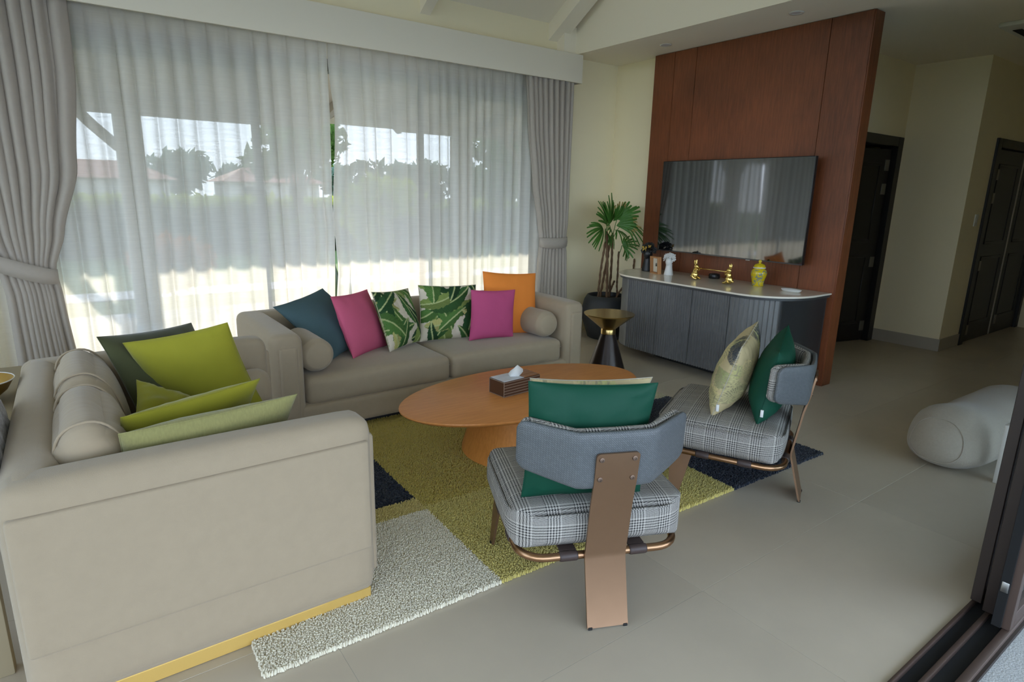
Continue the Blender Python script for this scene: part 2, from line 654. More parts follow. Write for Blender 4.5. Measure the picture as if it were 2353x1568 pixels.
def palm_print(U, V, seed):
    r = np.random.default_rng(seed)
    base = np.zeros(U.shape + (3,))
    base[:] = (0.52, 0.43, 0.24)
    cols = [(0.60, 0.52, 0.25), (0.065, 0.075, 0.085), (0.52, 0.50, 0.22), (0.62, 0.50, 0.28), (0.55, 0.50, 0.25), (0.36, 0.38, 0.17), (0.64, 0.52, 0.26)]
    for k in range(20):
        cx, cy = r.uniform(0, 1), r.uniform(0, 1)
        a0 = r.uniform(0, 2 * PI)
        R = r.uniform(0.17, 0.34)
        dx, dy = U - cx, V - cy
        rr = np.hypot(dx, dy)
        th = (np.arctan2(dy, dx) - a0 + PI) % (2 * PI) - PI
        span = r.uniform(0.7, 1.5)
        nf = r.integers(9, 17)
        ph = (th / span * nf) % 1.0
        edge = R * (0.75 + 0.25 * np.cos(th / span * 1.4))
        taper = 0.95 - 0.55 * (rr / R)
        c = np.array(cols[k % len(cols)])
        dark = np.array((0.16, 0.17, 0.13)) if k % len(cols) not in (1, 4) else np.array((0.05, 0.055, 0.06))
        fan = (rr < edge) & (np.abs(th) < span)
        fin = np.abs(ph - 0.5) < taper * 0.5
        gap = fan & ~fin & (rr < edge * 0.9)
        base = np.where(gap[..., None], base * 0.5 + dark * 0.5, base)
        base = np.where((fan & fin)[..., None], c * (0.85 + 0.3 * np.abs(ph - 0.5) * 2)[..., None], base)
    return base


# ------------------------------------------------------------------ cushions
def pillow(name, corners, thick, m, label, cat='cushion', group=None, n=26, print_fn=None, bow=0.055, seed=1, wr=0.004, tagm=None):
    """throw cushion through four corner tips TL, TR, BR, BL (metres)"""
    TL, TR, BR, BL = [Vector(c) for c in corners]
    origin = (BL + BR) / 2
    nrm = (TR - TL).cross(TL - BL).normalized()
    vs, fs, cu = [], [], []
    for side in (1, -1):
        b0 = len(vs)
        for j in range(n + 1):
            for i in range(n + 1):
                u = math.sin((2 * i / n - 1) * PI / 2) if n < 60 else 2 * i / n - 1
                v = math.sin((2 * j / n - 1) * PI / 2) if n < 60 else 2 * j / n - 1
                uu = u * (1 - bow * (1 - v * v))
                vv = v * (1 - bow * (1 - u * u))
                a, b = (uu + 1) / 2, (vv + 1) / 2
                p = BL * (1 - a) * (1 - b) + BR * a * (1 - b) + TL * (1 - a) * b + TR * a * b
                prof = (max(0.0, 1 - abs(u) ** 2.4) * max(0.0, 1 - abs(v) ** 2.4)) ** 0.55
                h = thick / 2 * prof * (1.0 + 0.12 * (-v))
                q = Vector((u * 3 + seed * 5.1, v * 3, side * 2.0))
                edge = max(abs(u), abs(v))
                wz = mnoise.noise(q * 1.2) * wr * 1.2
                wz += mnoise.noise(Vector((u * (9 if abs(v) > abs(u) else 2) + seed, v * (9 if abs(u) >= abs(v) else 2), side))) * wr * 1.6 * edge * (1 - edge ** 6)
                if i in (0, n) or j in (0, n):
                    h = 0.0
                    wz = 0.0
                vs.append(p + nrm * side * (h + wz * min(1, prof * 3)) - origin)
                cu.append((a, b))
        for j in range(n):
            for i in range(n):
                q = [b0 + j * (n + 1) + i, b0 + j * (n + 1) + i + 1, b0 + (j + 1) * (n + 1) + i + 1, b0 + (j + 1) * (n + 1) + i]
                fs.append(q if side == 1 else q[::-1])
    me = bpy.data.meshes.new(name)
    me.from_pydata([tuple(v) for v in vs], [], fs)
    me.materials.append(m)
    me.polygons.foreach_set('use_smooth', [True] * len(me.polygons))
    if print_fn is not None:
        cu = np.array(cu)
        half = len(cu) // 2
        colr = np.ones((len(cu), 4))
        w_ = (TR - TL).length
        h_ = (TL - BL).length
        for s in (0, 1):
            U = cu[s * half:(s + 1) * half, 0][None, :]
            V = cu[s * half:(s + 1) * half, 1][None, :] * h_ / w_
            colr[s * half:(s + 1) * half, :3] = print_fn(U if s == 0 else 1 - U, V, seed)[0]
        ca = me.color_attributes.new('print', 'FLOAT_COLOR', 'POINT')
        ca.data.foreach_set('color', colr.ravel())
    bm = bmesh.new()
    bm.from_mesh(me)
    bmesh.ops.remove_doubles(bm, verts=bm.verts, dist=1e-5)
    bmesh.ops.recalc_face_normals(bm, faces=bm.faces)
    bm.to_mesh(me)
    bm.free()
    o = link(name, me, None, origin)
    tag(o, label, cat, group)
    # piped seam round the edge
    bm = bmesh.new()
    pts = []
    for i in range(4 * 14):
        e, f = divmod(i, 14)
        s = 2 * f / 14 - 1
        u, v = ((s, -1), (1, s), (-s, 1), (-1, -s))[e]
        uu = u * (1 - bow * (1 - v * v))
        vv = v * (1 - bow * (1 - u * u))
        a, b = (uu + 1) / 2, (vv + 1) / 2
        pts.append(BL * (1 - a) * (1 - b) + BR * a * (1 - b) + TL * (1 - a) * b + TR * a * b - origin)
    tube(bm, pts, 0.0022, 5, closed=True)
    finish(bm, 'seam', m if print_fn is None else M['seam_cream'], o)
    return o


# =================================================================== THE SETTING
def struct(name, label, cat, kind='structure', loc=(0, 0, 0)):
    return thing(name, label, cat, loc, kind=kind)


CZ = 2.855          # flat ceiling height
SX = 4.30           # edge of the flat soffit
# --- floor tiles, 1.28 x 0.64, joints on the photo's grid
floor = struct('floor', 'large pale beige stone floor tiles of the living room and hall', 'floor')
box('grout_bed', M['grout'], -2.6, 9.8, 0.595, 5.05, -0.10, -0.0012, floor)
bm = bmesh.new()
add_box(bm, 0.0009, 1.2791, 0.0009, 0.6391, -0.03, 0.0, 0.0006, 1)
tile0 = finish(bm, 'tile', M['tile'], floor, smooth=False)
tile0.location = (0.572, 0.595, 0)
tme = tile0.data
for j in range(7):
    for i in range(-2, 8):
        if (i, j) == (0, 0):
            continue
        o = tile0.copy()
        C.objects.link(o)
        o.location = (0.572 + 1.28 * i, 0.595 + 0.64 * j, random.uniform(-0.0006, 0))
terr = tag(box('floor_terrace', M['pebble'], -12, 16, -30.0, 0.448, -0.14, -0.012), 'grey pebble wash terrace outside the sliding door', 'terrace', kind='structure')  # stretched far behind the camera so pale ground bounces light indoors

# --- window wall (y = 5.04): opening x -0.25..3.95, z 0..2.51
YW = 5.04
wb = struct('wall_back', 'cream painted wall around the curtained window', 'wall')
box('masonry', M['wall'], -2.75, -0.25, YW, YW + 0.2, 0, 3.2, wb)
box('masonry', M['wall'], 3.95, 5.25, YW, YW + 0.2, 0, 3.2, wb)
box('lintel', M['wall'], -0.25, 3.95, YW, YW + 0.2, 2.51, 3.2, wb)
wr = tag(box('wall_right', M['wall'], 5.004, 5.05, 2.42, YW, 0, CZ + 0.3), 'cream wall beside the walnut panel, in the room corner', 'wall', kind='structure')
wl = struct('wall_left', 'cream wall with an added daylight opening, left of the picture', 'wall')
box('masonry', M['wall'], -2.75, -2.6, 0.3, 0.8, 0, 3.2, wl)
box('masonry', M['wall'], -2.75, -2.6, 4.7, YW, 0, 3.2, wl)
box('lintel', M['wall'], -2.75, -2.6, 0.8, 4.7, 2.45, 3.2, wl)
# front wall (the side the photographer looks in from)
wf = struct('wall_front', 'cream wall above the wide sliding door opening', 'wall')
box('lintel', M['wall'], -2.75, 5.05, 0.40, 0.62, 2.50, 3.2, wf)
box('masonry', M['wall'], -2.75, -2.3, 0.40, 0.62, 0, 2.5, wf)
box('masonry', M['wall'], 5.05, 9.8, 0.40, 0.62, 0, 3.0, wf)
# hall walls
wh = struct('wall_hall', 'shaded cream hall wall with a projecting corner between two black doors', 'wall')
box('masonry', M['wall'], 5.05, 6.19, 3.0, 3.15, 0, CZ, wh)
box('masonry', M['wall'], 6.19, 7.09, 3.0, 3.15, 2.10, CZ, wh)
box('masonry', M['wall'], 7.09, 7.19, 3.0, 3.15, 0, CZ, wh)
box('masonry', M['wall'], 7.19, 7.34, 2.35, 3.15, 0, CZ, wh)
box('masonry', M['wall'], 7.34, 7.74, 2.35, 2.50, 0, CZ, wh)
box('masonry', M['wall'], 7.74, 9.6, 2.35, 2.50, 2.12, CZ, wh)
box('masonry', M['wall'], 9.6, 9.8, 0.6, 2.5, 0, CZ, wh)
box('masonry', M['wall'], 7.34, 9.8, 2.56, 2.62, 0, CZ, wh)  # unseen panel added behind the double door to stop daylight leaking
# bedroom behind the ajar door
box('masonry', M['wall'], 5.05, 7.34, 4.98, 5.04, 0, CZ, wh)
box('masonry', M['wall'], 7.28, 7.34, 3.15, 4.98, 0, CZ, wh)
bb = struct('baseboard_hall', 'beige stone skirting along the hall corner', 'baseboard')
box('skirting', M['skirt'], 7.178, 7.19, 2.338, 3.0, 0, 0.126, bb)
box('skirting', M['skirt'], 7.19, 7.70, 2.338, 2.35, 0, 0.126, bb)

# --- ceilings: flat soffit over the TV side and hall, open gable over the sofas
ceil = struct('ceiling', 'flat cream soffit and sloped gable ceiling with painted rafters', 'ceiling')
box('soffit', M['ceil'], SX + 0.06, 9.8, 0.4, YW + 0.1, CZ, CZ + 0.05, ceil)
SL = 0.60
ridge_y = 2.8
zr = 3.12 + SL * (YW - ridge_y)
# bulkhead (gable triangle above the soffit edge) at x = SX
bm = bmesh.new()
prof = ((0.4, CZ), (YW + 0.1, CZ), (YW + 0.1, 3.09), (ridge_y, zr + 0.03), (0.4, zr - SL * (ridge_y - 0.4)))
fa = [bm.verts.new((SX, y, z)) for y, z in prof]
fb = [bm.verts.new((SX + 0.06, y, z)) for y, z in prof]
bm.faces.new(fa)
bm.faces.new(fb[::-1])
for i in range(5):
    bm.faces.new((fa[i], fa[(i + 1) % 5], fb[(i + 1) % 5], fb[i]))
finish(bm, 'bulkhead', M['ceil'], ceil, smooth=False)
bm = bmesh.new()
for (ya, za, yb, zb_) in ((YW + 0.1, 3.12 - 0.06, ridge_y, zr), (ridge_y, zr, 0.4, zr - SL * (ridge_y - 0.4))):
    q = [bm.verts.new(p) for p in ((-2.75, ya, za), (SX + 0.05, ya, za), (SX + 0.05, yb, zb_), (-2.75, yb, zb_))]
    q2 = [bm.verts.new(v.co + Vector((0, 0, 0.06))) for v in q]
    bm.faces.new(q)
    bm.faces.new(q2[::-1])
    for i in range(4):
        bm.faces.new((q[i], q[(i + 1) % 4], q2[(i + 1) % 4], q2[i]))
finish(bm, 'sloped_boards', M['ceil'], ceil, smooth=False)


def rafter(x0, x1):
    bm = bmesh.new()
    for s in (1,):
        prof = [(YW + 0.02, 3.12), (YW + 0.02, 2.955), (ridge_y, zr - 0.17), (ridge_y, zr)]
        a = [bm.verts.new((x0, y, z)) for y, z in prof]
        b = [bm.verts.new((x1, y, z)) for y, z in prof]
        bm.faces.new(a)
        bm.faces.new(b[::-1])
        for i in range(4):
            bm.faces.new((a[i], a[(i + 1) % 4], b[(i + 1) % 4], b[i]))
    finish(bm, 'rafter', M['ceil'], ceil, smooth=False)


for x0, x1 in ((-1.55, -1.45), (-0.15, -0.05), (1.25, 1.35), (2.64, 2.735), (4.04, 4.22)):
    rafter(x0, x1)
# wall post under the last rafter, beside the bulkhead
box('post', M['ceil'], 4.15, 4.30, 4.93, YW, CZ - 0.02, 3.1, ceil)

# --- curtain pelmet
val = tag(box('trim_valance', M['valance'], -1.2, 4.33, 4.845, 4.865, 2.581, 2.842, bevel=0.002, seg=1), 'long cream boxed pelmet above the curtains', 'pelmet', kind='structure')
box('pelmet_return', M['valance'], 4.31, 4.33, 4.865, YW, 2.581, 2.842, val)
box('pelmet_top', M['valance'], -1.2, 4.31, 4.865, YW, 2.825, 2.842, val)
box('curtain_track', M['white_plain'], -0.7, 4.28, 4.90, 4.985, 2.80, 2.825, val)

# --- the big window, four sliding panes
win = struct('window_1', 'wide bronze framed sliding window behind the sheer curtains', 'window')
bm = bmesh.new()
add_box(bm, -0.25, 3.95, 5.08, 5.20, 2.42, 2.51)
add_box(bm, -0.25, 3.95, 5.08, 5.20, 0.0, 0.04)
add_box(bm, -0.25, -0.20, 5.08, 5.20, 0.04, 2.42)
add_box(bm, 3.90, 3.95, 5.08, 5.20, 0.04, 2.42)
finish(bm, 'frame', M['win_frame'], win, smooth=False)
for k, (xa, xb, yy) in enumerate(((-0.20, 1.30, 5.16), (1.23, 2.0, 5.12), (1.98, 2.73, 5.12), (2.66, 3.90, 5.16))):
    bm = bmesh.new()
    add_box(bm, xa, xa + 0.055, yy - 0.02, yy + 0.02, 0.04, 2.42)
    add_box(bm, xb - 0.055, xb, yy - 0.02, yy + 0.02, 0.04, 2.42)
    add_box(bm, xa + 0.055, xb - 0.055, yy - 0.02, yy + 0.02, 0.04, 0.12)
    add_box(bm, xa + 0.055, xb - 0.055, yy - 0.02, yy + 0.02, 2.36, 2.42)
    if k in (1, 2):
        bm.free()
        continue
    sash = finish(bm, 'sash', M['win_frame'], win, smooth=False)
    box('pane', M['glass'], xa + 0.055, xb - 0.055, yy - 0.003, yy + 0.003, 0.12, 2.36, sash)

# unseen glazed opening added in the left wall to brighten the room
win_added = struct('window_2_added', 'unseen glazed opening added in the left wall to let in daylight', 'window')
for ya, yb in ((0.8, 2.1), (2.1, 3.4), (3.4, 4.7)):
    bm = bmesh.new()
    add_box(bm, -2.71, -2.65, ya, ya + 0.05, 0, 2.45)
    add_box(bm, -2.71, -2.65, yb - 0.05, yb, 0, 2.45)
    add_box(bm, -2.71, -2.65, ya + 0.05, yb - 0.05, 0, 0.08)
    add_box(bm, -2.71, -2.65, ya + 0.05, yb - 0.05, 2.38, 2.45)
    sash = finish(bm, 'sash', M['win_frame'], win_added, smooth=False)
    box('pane', M['glass'], -2.683, -2.677, ya + 0.05, yb - 0.05, 0.08, 2.38, sash)
# --- feature wall: walnut boards with recessed joints
fw = struct('wall_feature', 'tall walnut veneer panel wall behind the television', 'wall')
box('backing', mat('joint_black', (0.012, 0.006, 0.004), 0.7), 4.925, 5.05, 2.390, 4.437, 0.0, CZ - 0.003, fw)
for ya, yb in ((2.385, 2.690), (2.694, 3.932), (3.936, 4.187), (4.191, 4.437)):
    box('panel', M['panel'], 4.914, 4.925, ya, yb, 0.0, CZ - 0.004, fw, bevel=0.0012, seg=1)
box('panel', M['panel'], 4.920, 5.052, 2.375, 2.389, 0.0, CZ - 0.004, fw, bevel=0.0012, seg=1)

# --- hall doors
def door_panels(bm, w_, z1, t):
    """raised-and-fielded leaf, hinge edge at x=0 running to x=-w_ ; faces y"""
    add_box(bm, -w_, 0, -t / 2, t / 2, 0.008, z1, 0.002, 1)
    for (a, b, c, d) in ((0.12, w_ - 0.12, 0.20, 0.95), (0.12, w_ - 0.12, 1.08, z1 - 0.14)):
        for s in (-1, 1):
            y = s * (t / 2)
            for (x0, x1, zz0, zz1) in ((-b, -b + 0.03, c, d), (-a - 0.03, -a, c, d), (-b, -a, c, c + 0.03), (-b, -a, d - 0.03, d)):
                add_box(bm, x0, x1, y - 0.008, y + 0.008, zz0, zz1, 0.004, 1)


d1 = struct('door_1', 'black hall door standing ajar just right of the walnut panel', 'door', loc=(7.09, 3.0, 0))
bm = bmesh.new()
add_box(bm, -0.06, 0.05, -0.025, 0.15, 0, 2.15, 0.004, 1)
add_box(bm, -0.95, -0.84, -0.025, 0.15, 0, 2.15, 0.004, 1)
add_box(bm, -0.84, -0.06, -0.025, 0.15, 2.055, 2.15, 0.004, 1)
finish(bm, 'frame', M['door_black'], d1, sharp=40)
bm = bmesh.new()
door_panels(bm, 0.78, 2.03, 0.045)
leaf = finish(bm, 'door_leaf', M['door_black'], d1, loc=(-0.065, 0.05, 0), rot=(0, 0, math.radians(-14)), sharp=40)
for z in (1.87, 1.63, 0.87, 0.17):
    box('hinge', M['hinge'], -0.075, -0.012, -0.031, -0.022, z - 0.055, z + 0.055, leaf, bevel=0.002, seg=1)
d2 = struct('door_2', 'black double door at the right end of the hall', 'door', loc=(7.72, 2.35, 0))
bm = bmesh.new()
add_box(bm, -0.02, 0.08, -0.025, 0.15, 0, 2.15, 0.004, 1)
add_box(bm, 1.80, 1.90, -0.025, 0.15, 0, 2.15, 0.004, 1)
add_box(bm, 0.08, 1.80, -0.025, 0.15, 2.06, 2.15, 0.004, 1)
finish(bm, 'frame', M['door_black'], d2, sharp=40)
bm = bmesh.new()
door_panels(bm, 0.84, 2.05, 0.045)
lf = finish(bm, 'door_leaf', M['door_black'], d2, loc=(0.93, 0.03, 0), sharp=40)
for z in (1.80, 1.56, 0.85, 0.14):
    box('hinge', M['hinge'], -0.75, -0.69, -0.031, -0.022, z - 0.055, z + 0.055, lf, bevel=0.002, seg=1)
box('centre_strip', M['skirt'], 0.935, 0.955, 0.0, 0.05, 0.01, 2.05, d2)  # pale strip filling the gap between the two leaves
bm = bmesh.new()
door_panels(bm, 0.83, 2.05, 0.045)
lf = finish(bm, 'door_leaf', M['door_black'], d2, loc=(1.79, 0.03, 0), sharp=40)
box('hinge', M['hinge'], -0.75, -0.69, -0.031, -0.022, 0.12, 0.23, lf, bevel=0.002, seg=1)
sw = thing('light_switch', 'small cream light switch on the hall wall beside the black double door', 'switch', (7.545, 2.35, 1.336))
box('plate', M['white_plain'], -0.04, 0.04, -0.010, 0.0, -0.06, 0.06, sw, bevel=0.003)
box('rocker', M['white_plain'], -0.014, 0.014, -0.015, -0.010, -0.022, 0.022, sw, bevel=0.002)

# --- sliding glass door stack, right foreground
d3 = struct('door_3', 'bronze aluminium sliding door stack at the right foreground', 'door')
bm = bmesh.new()
add_box(bm, -2.3, 5.05, 0.44, 0.60, -0.03, -0.008)
finish(bm, 'track_bed', M['brush'], d3, smooth=False)
for y0, y1, z1 in ((0.588, 0.600, 0.012), (0.528, 0.544, 0.012), (0.446, 0.474, 0.016)):
    box('track_rail', M['bronze_al_lit'], -2.3, 5.05, y0, y1, -0.02, z1, d3, bevel=0.003)
box('track_edge', M['bronze_al'], -2.3, 5.05, 0.436, 0.448, -0.03, 0.004, d3)
for k, (xs, yc, mm) in enumerate(((2.655, 0.585, 'bronze_al'), (2.615, 0.535, 'bronze_al'), (2.555, 0.470, 'bronze_al_lit'))):
    bm = bmesh.new()
    x1 = 5.04
    t = 0.018
    sw2 = 0.046 if k == 2 else 0.06
    add_box(bm, xs, xs + sw2, yc - t, yc + t, 0.016, 2.47, 0.002, 1)
    add_box(bm, x1 - sw2, x1, yc - t, yc + t, 0.016, 2.47, 0.002, 1)
    add_box(bm, xs + sw2, x1 - sw2, yc - t, yc + t, 0.016, 0.075, 0.002, 1)
    add_box(bm, xs + sw2, x1 - sw2, yc - t, yc + t, 2.40, 2.47, 0.002, 1)
    sf = finish(bm, 'door_sash', M[mm], d3, sharp=40)
    box('pane', M['glass'], xs + sw2, x1 - sw2, yc - 0.003, yc + 0.003, 0.075, 2.40, sf)
    if k == 2:
        box('brush_strip', M['brush'], xs - 0.012, xs, yc + 0.006, yc + 0.034, 0.02, 2.47, sf)
        box('lock_keeper', M['steel'], xs - 0.015, xs - 0.004, yc + 0.008, yc + 0.030, 0.16, 0.20, sf, bevel=0.002)
        box('stile_edge', M['steel'], xs + 0.01, xs + 0.02, yc + 0.030, yc + 0.036, 0.02, 2.47, sf)
box('header', M['bronze_al'], -2.3, 5.05, 0.44, 0.60, 2.47, 2.50, d3)
# unseen porch roof added on the camera side to cut sky light
tag(box('porch_sky_blocker', M['ceil'], -4, 9.8, -3.0, 0.4, 2.75, 2.85), 'unseen flat porch roof added behind the camera to cut sky light', 'roof', kind='structure')

# --- ceiling fittings
for k, (x, y, lb) in enumerate(((4.645, 4.08, 'recessed round downlight in the soffit nearer the window'),
                                (4.595, 2.80, 'recessed round downlight in the soffit above the television'))):
    d = thing('downlight', lb, 'light', (x, y, CZ))
    bm = bmesh.new()
    lathe(bm, [(0.030, 0.004), (0.034, -0.004), (0.052, -0.006), (0.054, -0.001), (0.054, 0.004)], 28, cap=False)
    finish(bm, 'trim_ring', M['white_plain'], d)
    bm = bmesh.new()
    lathe(bm, [(0.0, -0.0025), (0.020, -0.003), (0.031, -0.002)], 20, cap=False)
    finish(bm, 'lens', mat('lamp_lens%d' % k, (0.75, 0.75, 0.78), 0.2), d)
ac = thing('ceiling_cassette', 'white square ceiling air conditioning cassette at the top right edge', 'air conditioner', (6.42, 1.55, CZ))
bm = bmesh.new()
add_box(bm, -0.42, 0.42, -0.42, 0.42, -0.035, 0.0, 0.012, 2)
finish(bm, 'fascia', M['white_plain'], ac, sharp=40)
for k in range(4):
    a = k * PI / 2
    box('air_slot', M['brush'], -0.26, 0.26, 0.31, 0.37, -0.038, -0.03, ac, rot=(0, 0, a))
box('intake_grille', M['hinge'], -0.22, 0.22, -0.22, 0.22, -0.040, -0.034, ac, bevel=0.002)

# =================================================================== FURNITURE
M['seam_cream'] = mat('cream_seam', (0.50, 0.46, 0.36), 0.9)

# --- rug: patchwork of piled fields
RUG = thing('rug', 'patchwork shag rug of olive, cream and navy fields under the coffee table', 'rug', (0.33, 1.737, 0.0), math.radians(-1.6))


def rug_patch(name, m, x0, x1, y0, y1, step, hgt=0.019, label=None):
    bx0, bx1, by0, by1 = x0 - 0.33, x1 - 0.33, y0 - 1.737, y1 - 1.737
    nx, ny = int((bx1 - bx0) / step), int((by1 - by0) / step)
    gx, gy = np.meshgrid(np.arange(nx) + .5, np.arange(ny) + .5)
    px = bx0 + (gx.ravel() + rng.uniform(-.45, .45, nx * ny)) * (bx1 - bx0) / nx
    py = by0 + (gy.ravel() + rng.uniform(-.45, .45, nx * ny)) * (by1 - by0) / ny
    n = len(px)
    ang = rng.uniform(0, 2 * PI, n)
    r = step * rng.uniform(0.70, 1.0, n)
    h = hgt * rng.uniform(0.84, 1.04, n)
    lx, ly = rng.normal(0, step * .45, n), rng.normal(0, step * .45, n)
    V = np.zeros((n, 6, 3))
    for k in range(3):
        a = ang + k * 2 * PI / 3
        V[:, k, 0] = px + r * np.cos(a)
        V[:, k, 1] = py + r * np.sin(a)
        V[:, k, 2] = 0.0015
        V[:, 3 + k, 0] = px + lx + r * .62 * np.cos(a)
        V[:, 3 + k, 1] = py + ly + r * .62 * np.sin(a)
        V[:, 3 + k, 2] = h
    base = (np.arange(n) * 6)[:, None]
    tri = np.array([[3, 4, 5], [0, 1, 4], [0, 4, 3], [1, 2, 5], [1, 5, 4], [2, 0, 3], [2, 3, 5]])
    F = (base[:, None, :] + tri[None, :, :]).reshape(-1, 3)
    V = V.reshape(-1, 3)
    b0 = len(V)
    sx0, sx1, sy0, sy1 = bx0 + .004, bx1 - .004, by0 + .004, by1 - .004
    slab = np.array([[sx0, sy0, .001], [sx1, sy0, .001], [sx1, sy1, .001], [sx0, sy1, .001], [sx0, sy0, .009], [sx1, sy0, .009], [sx1, sy1, .009], [sx0, sy1, .009]])
    V = np.vstack([V, slab])
    sl = np.array([[4, 5, 6], [4, 6, 7], [0, 1, 5], [0, 5, 4], [1, 2, 6], [1, 6, 5], [2, 3, 7], [2, 7, 6], [3, 0, 4], [3, 4, 7]]) + b0
    F = np.vstack([F, sl])
    me = bpy.data.meshes.new(name)
    me.vertices.add(len(V))
    me.vertices.foreach_set('co', V.ravel())
    me.loops.add(F.size)
    me.loops.foreach_set('vertex_index', F.ravel())
    me.polygons.add(len(F))
    me.polygons.foreach_set('loop_start', np.arange(0, F.size, 3))
    me.polygons.foreach_set('loop_total', np.full(len(F), 3))
    me.update(calc_edges=True)
    me.validate()
    me.materials.append(m)
    o = link(name, me, RUG)
    o['kind'] = 'stuff'
    if label:
        o['label'] = label
    return o


R_olive = rug_mat('pile_olive', (0.54, 0.43, 0.10))
R_moss = rug_mat('pile_moss', (0.64, 0.54, 0.17))
R_cream = rug_mat('pile_cream', (0.90, 0.79, 0.62))
R_navy = rug_mat('pile_navy', (0.022, 0.029, 0.044))
R_yellow = rug_mat('pile_yellow', (0.66, 0.54, 0.19))
R_pale = rug_mat('pile_pale', (0.50, 0.46, 0.30))
rug_patch('pile_field', R_cream, 0.33, 1.225, 1.737, 2.40, 0.0058, label='cream pile field')
rug_patch('pile_field', R_yellow, 0.33, 1.225, 2.40, 2.525, 0.0065, label='yellow pile strip')
rug_patch('pile_field', R_navy, 0.33, 1.225, 2.525, 3.85, 0.010, 0.016, label='navy pile field by the near sofa')
rug_patch('pile_field', R_moss, 1.225, 2.69, 1.737, 2.43, 0.0065, label='moss green pile field')
rug_patch('pile_field', R_olive, 1.225, 2.69, 2.43, 3.85, 0.0085, label='olive pile field')
rug_patch('pile_field', R_navy, 2.69, 3.56, 1.737, 2.97, 0.0085, 0.016, label='navy pile field at the outer corner')
rug_patch('pile_field', R_pale, 2.69, 3.56, 2.97, 3.85, 0.010, label='pale straw pile field')
RZ = 0.017      # standing height on the pile


# --- sofas.  local frame: front faces -Y, x along the width, origin at the front centre
def sofa(name, label, loc, rz, W, D, H, arm, back, seat_top, nback, face_pad=False, z0=0.055, pm='gold_trim', pin=0.03):
    s = thing(name, label, 'sofa', loc, rz)
    box('plinth', M[pm], -W / 2 + pin, W / 2 - pin, pin - 0.01, D - pin, 0.001, z0, s, bevel=0.003, seg=1)
    bm = bmesh.new()
    soft_box(bm, 0, D / 2, (z0 + 0.22) / 2, W - 0.02, D - 0.02, 0.22 - z0, 0.03, n=10)
    finish(bm, 'base', M['sofa'], s)
    for sx in (-1, 1):
        bm = bmesh.new()
        soft_box(bm, sx * (W / 2 - arm / 2), D / 2, (H + z0) / 2, arm, D, H - z0, 0.055, bulge=(0.004, 0.0, 0.006), n=16)
        a = finish(bm, 'arm', M['sofa'], s)
        bm = bmesh.new()
        soft_box(bm, sx * (W / 2 - arm / 2), 0.004, (H - 0.07 + z0 + 0.05) / 2, arm * 0.56, 0.04, H - z0 - 0.13, 0.018, n=10)
        finish(bm, 'arm_front_pad', M['sofa'], a)
        if face_pad:
            bm = bmesh.new()
            soft_box(bm, sx * (W / 2 + 0.001), D / 2 + 0.003, 0.45, 0.030, D - 0.045, 0.415, 0.012, n=18)
            finish(bm, 'arm_side_pad', M['sofa'], a)
    bm = bmesh.new()
    soft_box(bm, 0, D - back / 2, (H + z0) / 2, W - 0.03, back, H - z0, 0.06, bulge=(0, 0.004, 0.008), n=16)
    finish(bm, 'back', M['sofa'], s)
    iw = W - 2 * arm - 0.012
    sw_ = iw / 2
    for k in range(2):
        bm = bmesh.new()
        cx = -iw / 2 + sw_ * (k + .5)
        soft_box(bm, cx, 0.03 + (D - back - 0.03) / 2, (0.205 + seat_top) / 2, sw_ - 0.006, D - back - 0.03, seat_top - 0.205, 0.045, bulge=(0, 0.012, 0.022), n=18, wob=0.0025, seed=k * 3)
        c = finish(bm, 'seat_cushion', M['sofa'], s)
        bm = bmesh.new()
        x0, x1, y0, y1 = cx - sw_ / 2 + 0.012, cx + sw_ / 2 - 0.012, 0.022, D - back
        tube(bm, [(x0, y0 + 0.02, seat_top - 0.062), (cx, y0 - 0.0005, seat_top - 0.055), (x1, y0 + 0.02, seat_top - 0.062)], 0.003, 6)
        finish(bm, 'piping', M['sofa'], c)
    for k in range(nback):
        bw = iw / nback
        cx = -iw / 2 + bw * (k + .5)
        bm = bmesh.new()
        soft_box(bm, 0, 0, 0, bw - 0.02, 0.17, 0.40, 0.08, bulge=(0.0, 0.035, 0.03), n=22, wob=0.005, seed=k * 7 + 2)
        b = finish(bm, 'back_cushion', M['sofa_creased'], s, loc=(cx, D - back - 0.095, seat_top + 0.195), rot=(math.radians(-12), 0, 0))
        bm = bmesh.new()
        bm.free()
        for e in (-1, 1):
            bm = bmesh.new()
            pts = []
            for q in range(40):
                a = 2 * PI * q / 40
                ca, sa = math.cos(a), math.sin(a)
                pts.append((e * (bw / 2 - 0.085), math.copysign(0.104 * abs(ca) ** 0.8, ca), math.copysign(0.216 * abs(sa) ** 0.8, sa)))
            tube(bm, pts, 0.0045, 6, closed=True)
            finish(bm, 'piping', M['sofa'], b)
    return s


sofa('sofa', 'long beige sofa along the window with six bright cushions', (2.08, 3.53, 0), 0.0, 2.43, 0.92, 0.675, 0.19, 0.17, 0.385, 0, pm='rubber_and_shade', pin=0.10)  # plinth coloured black to stand for the shadow under the sofa
sofa('sofa', 'beige two-seat sofa in the left foreground seen from its arm side', (0.785, 2.655, 0), PI / 2, 1.54, 1.03, 0.735, 0.165, 0.15, 0.395, 2, face_pad=True)


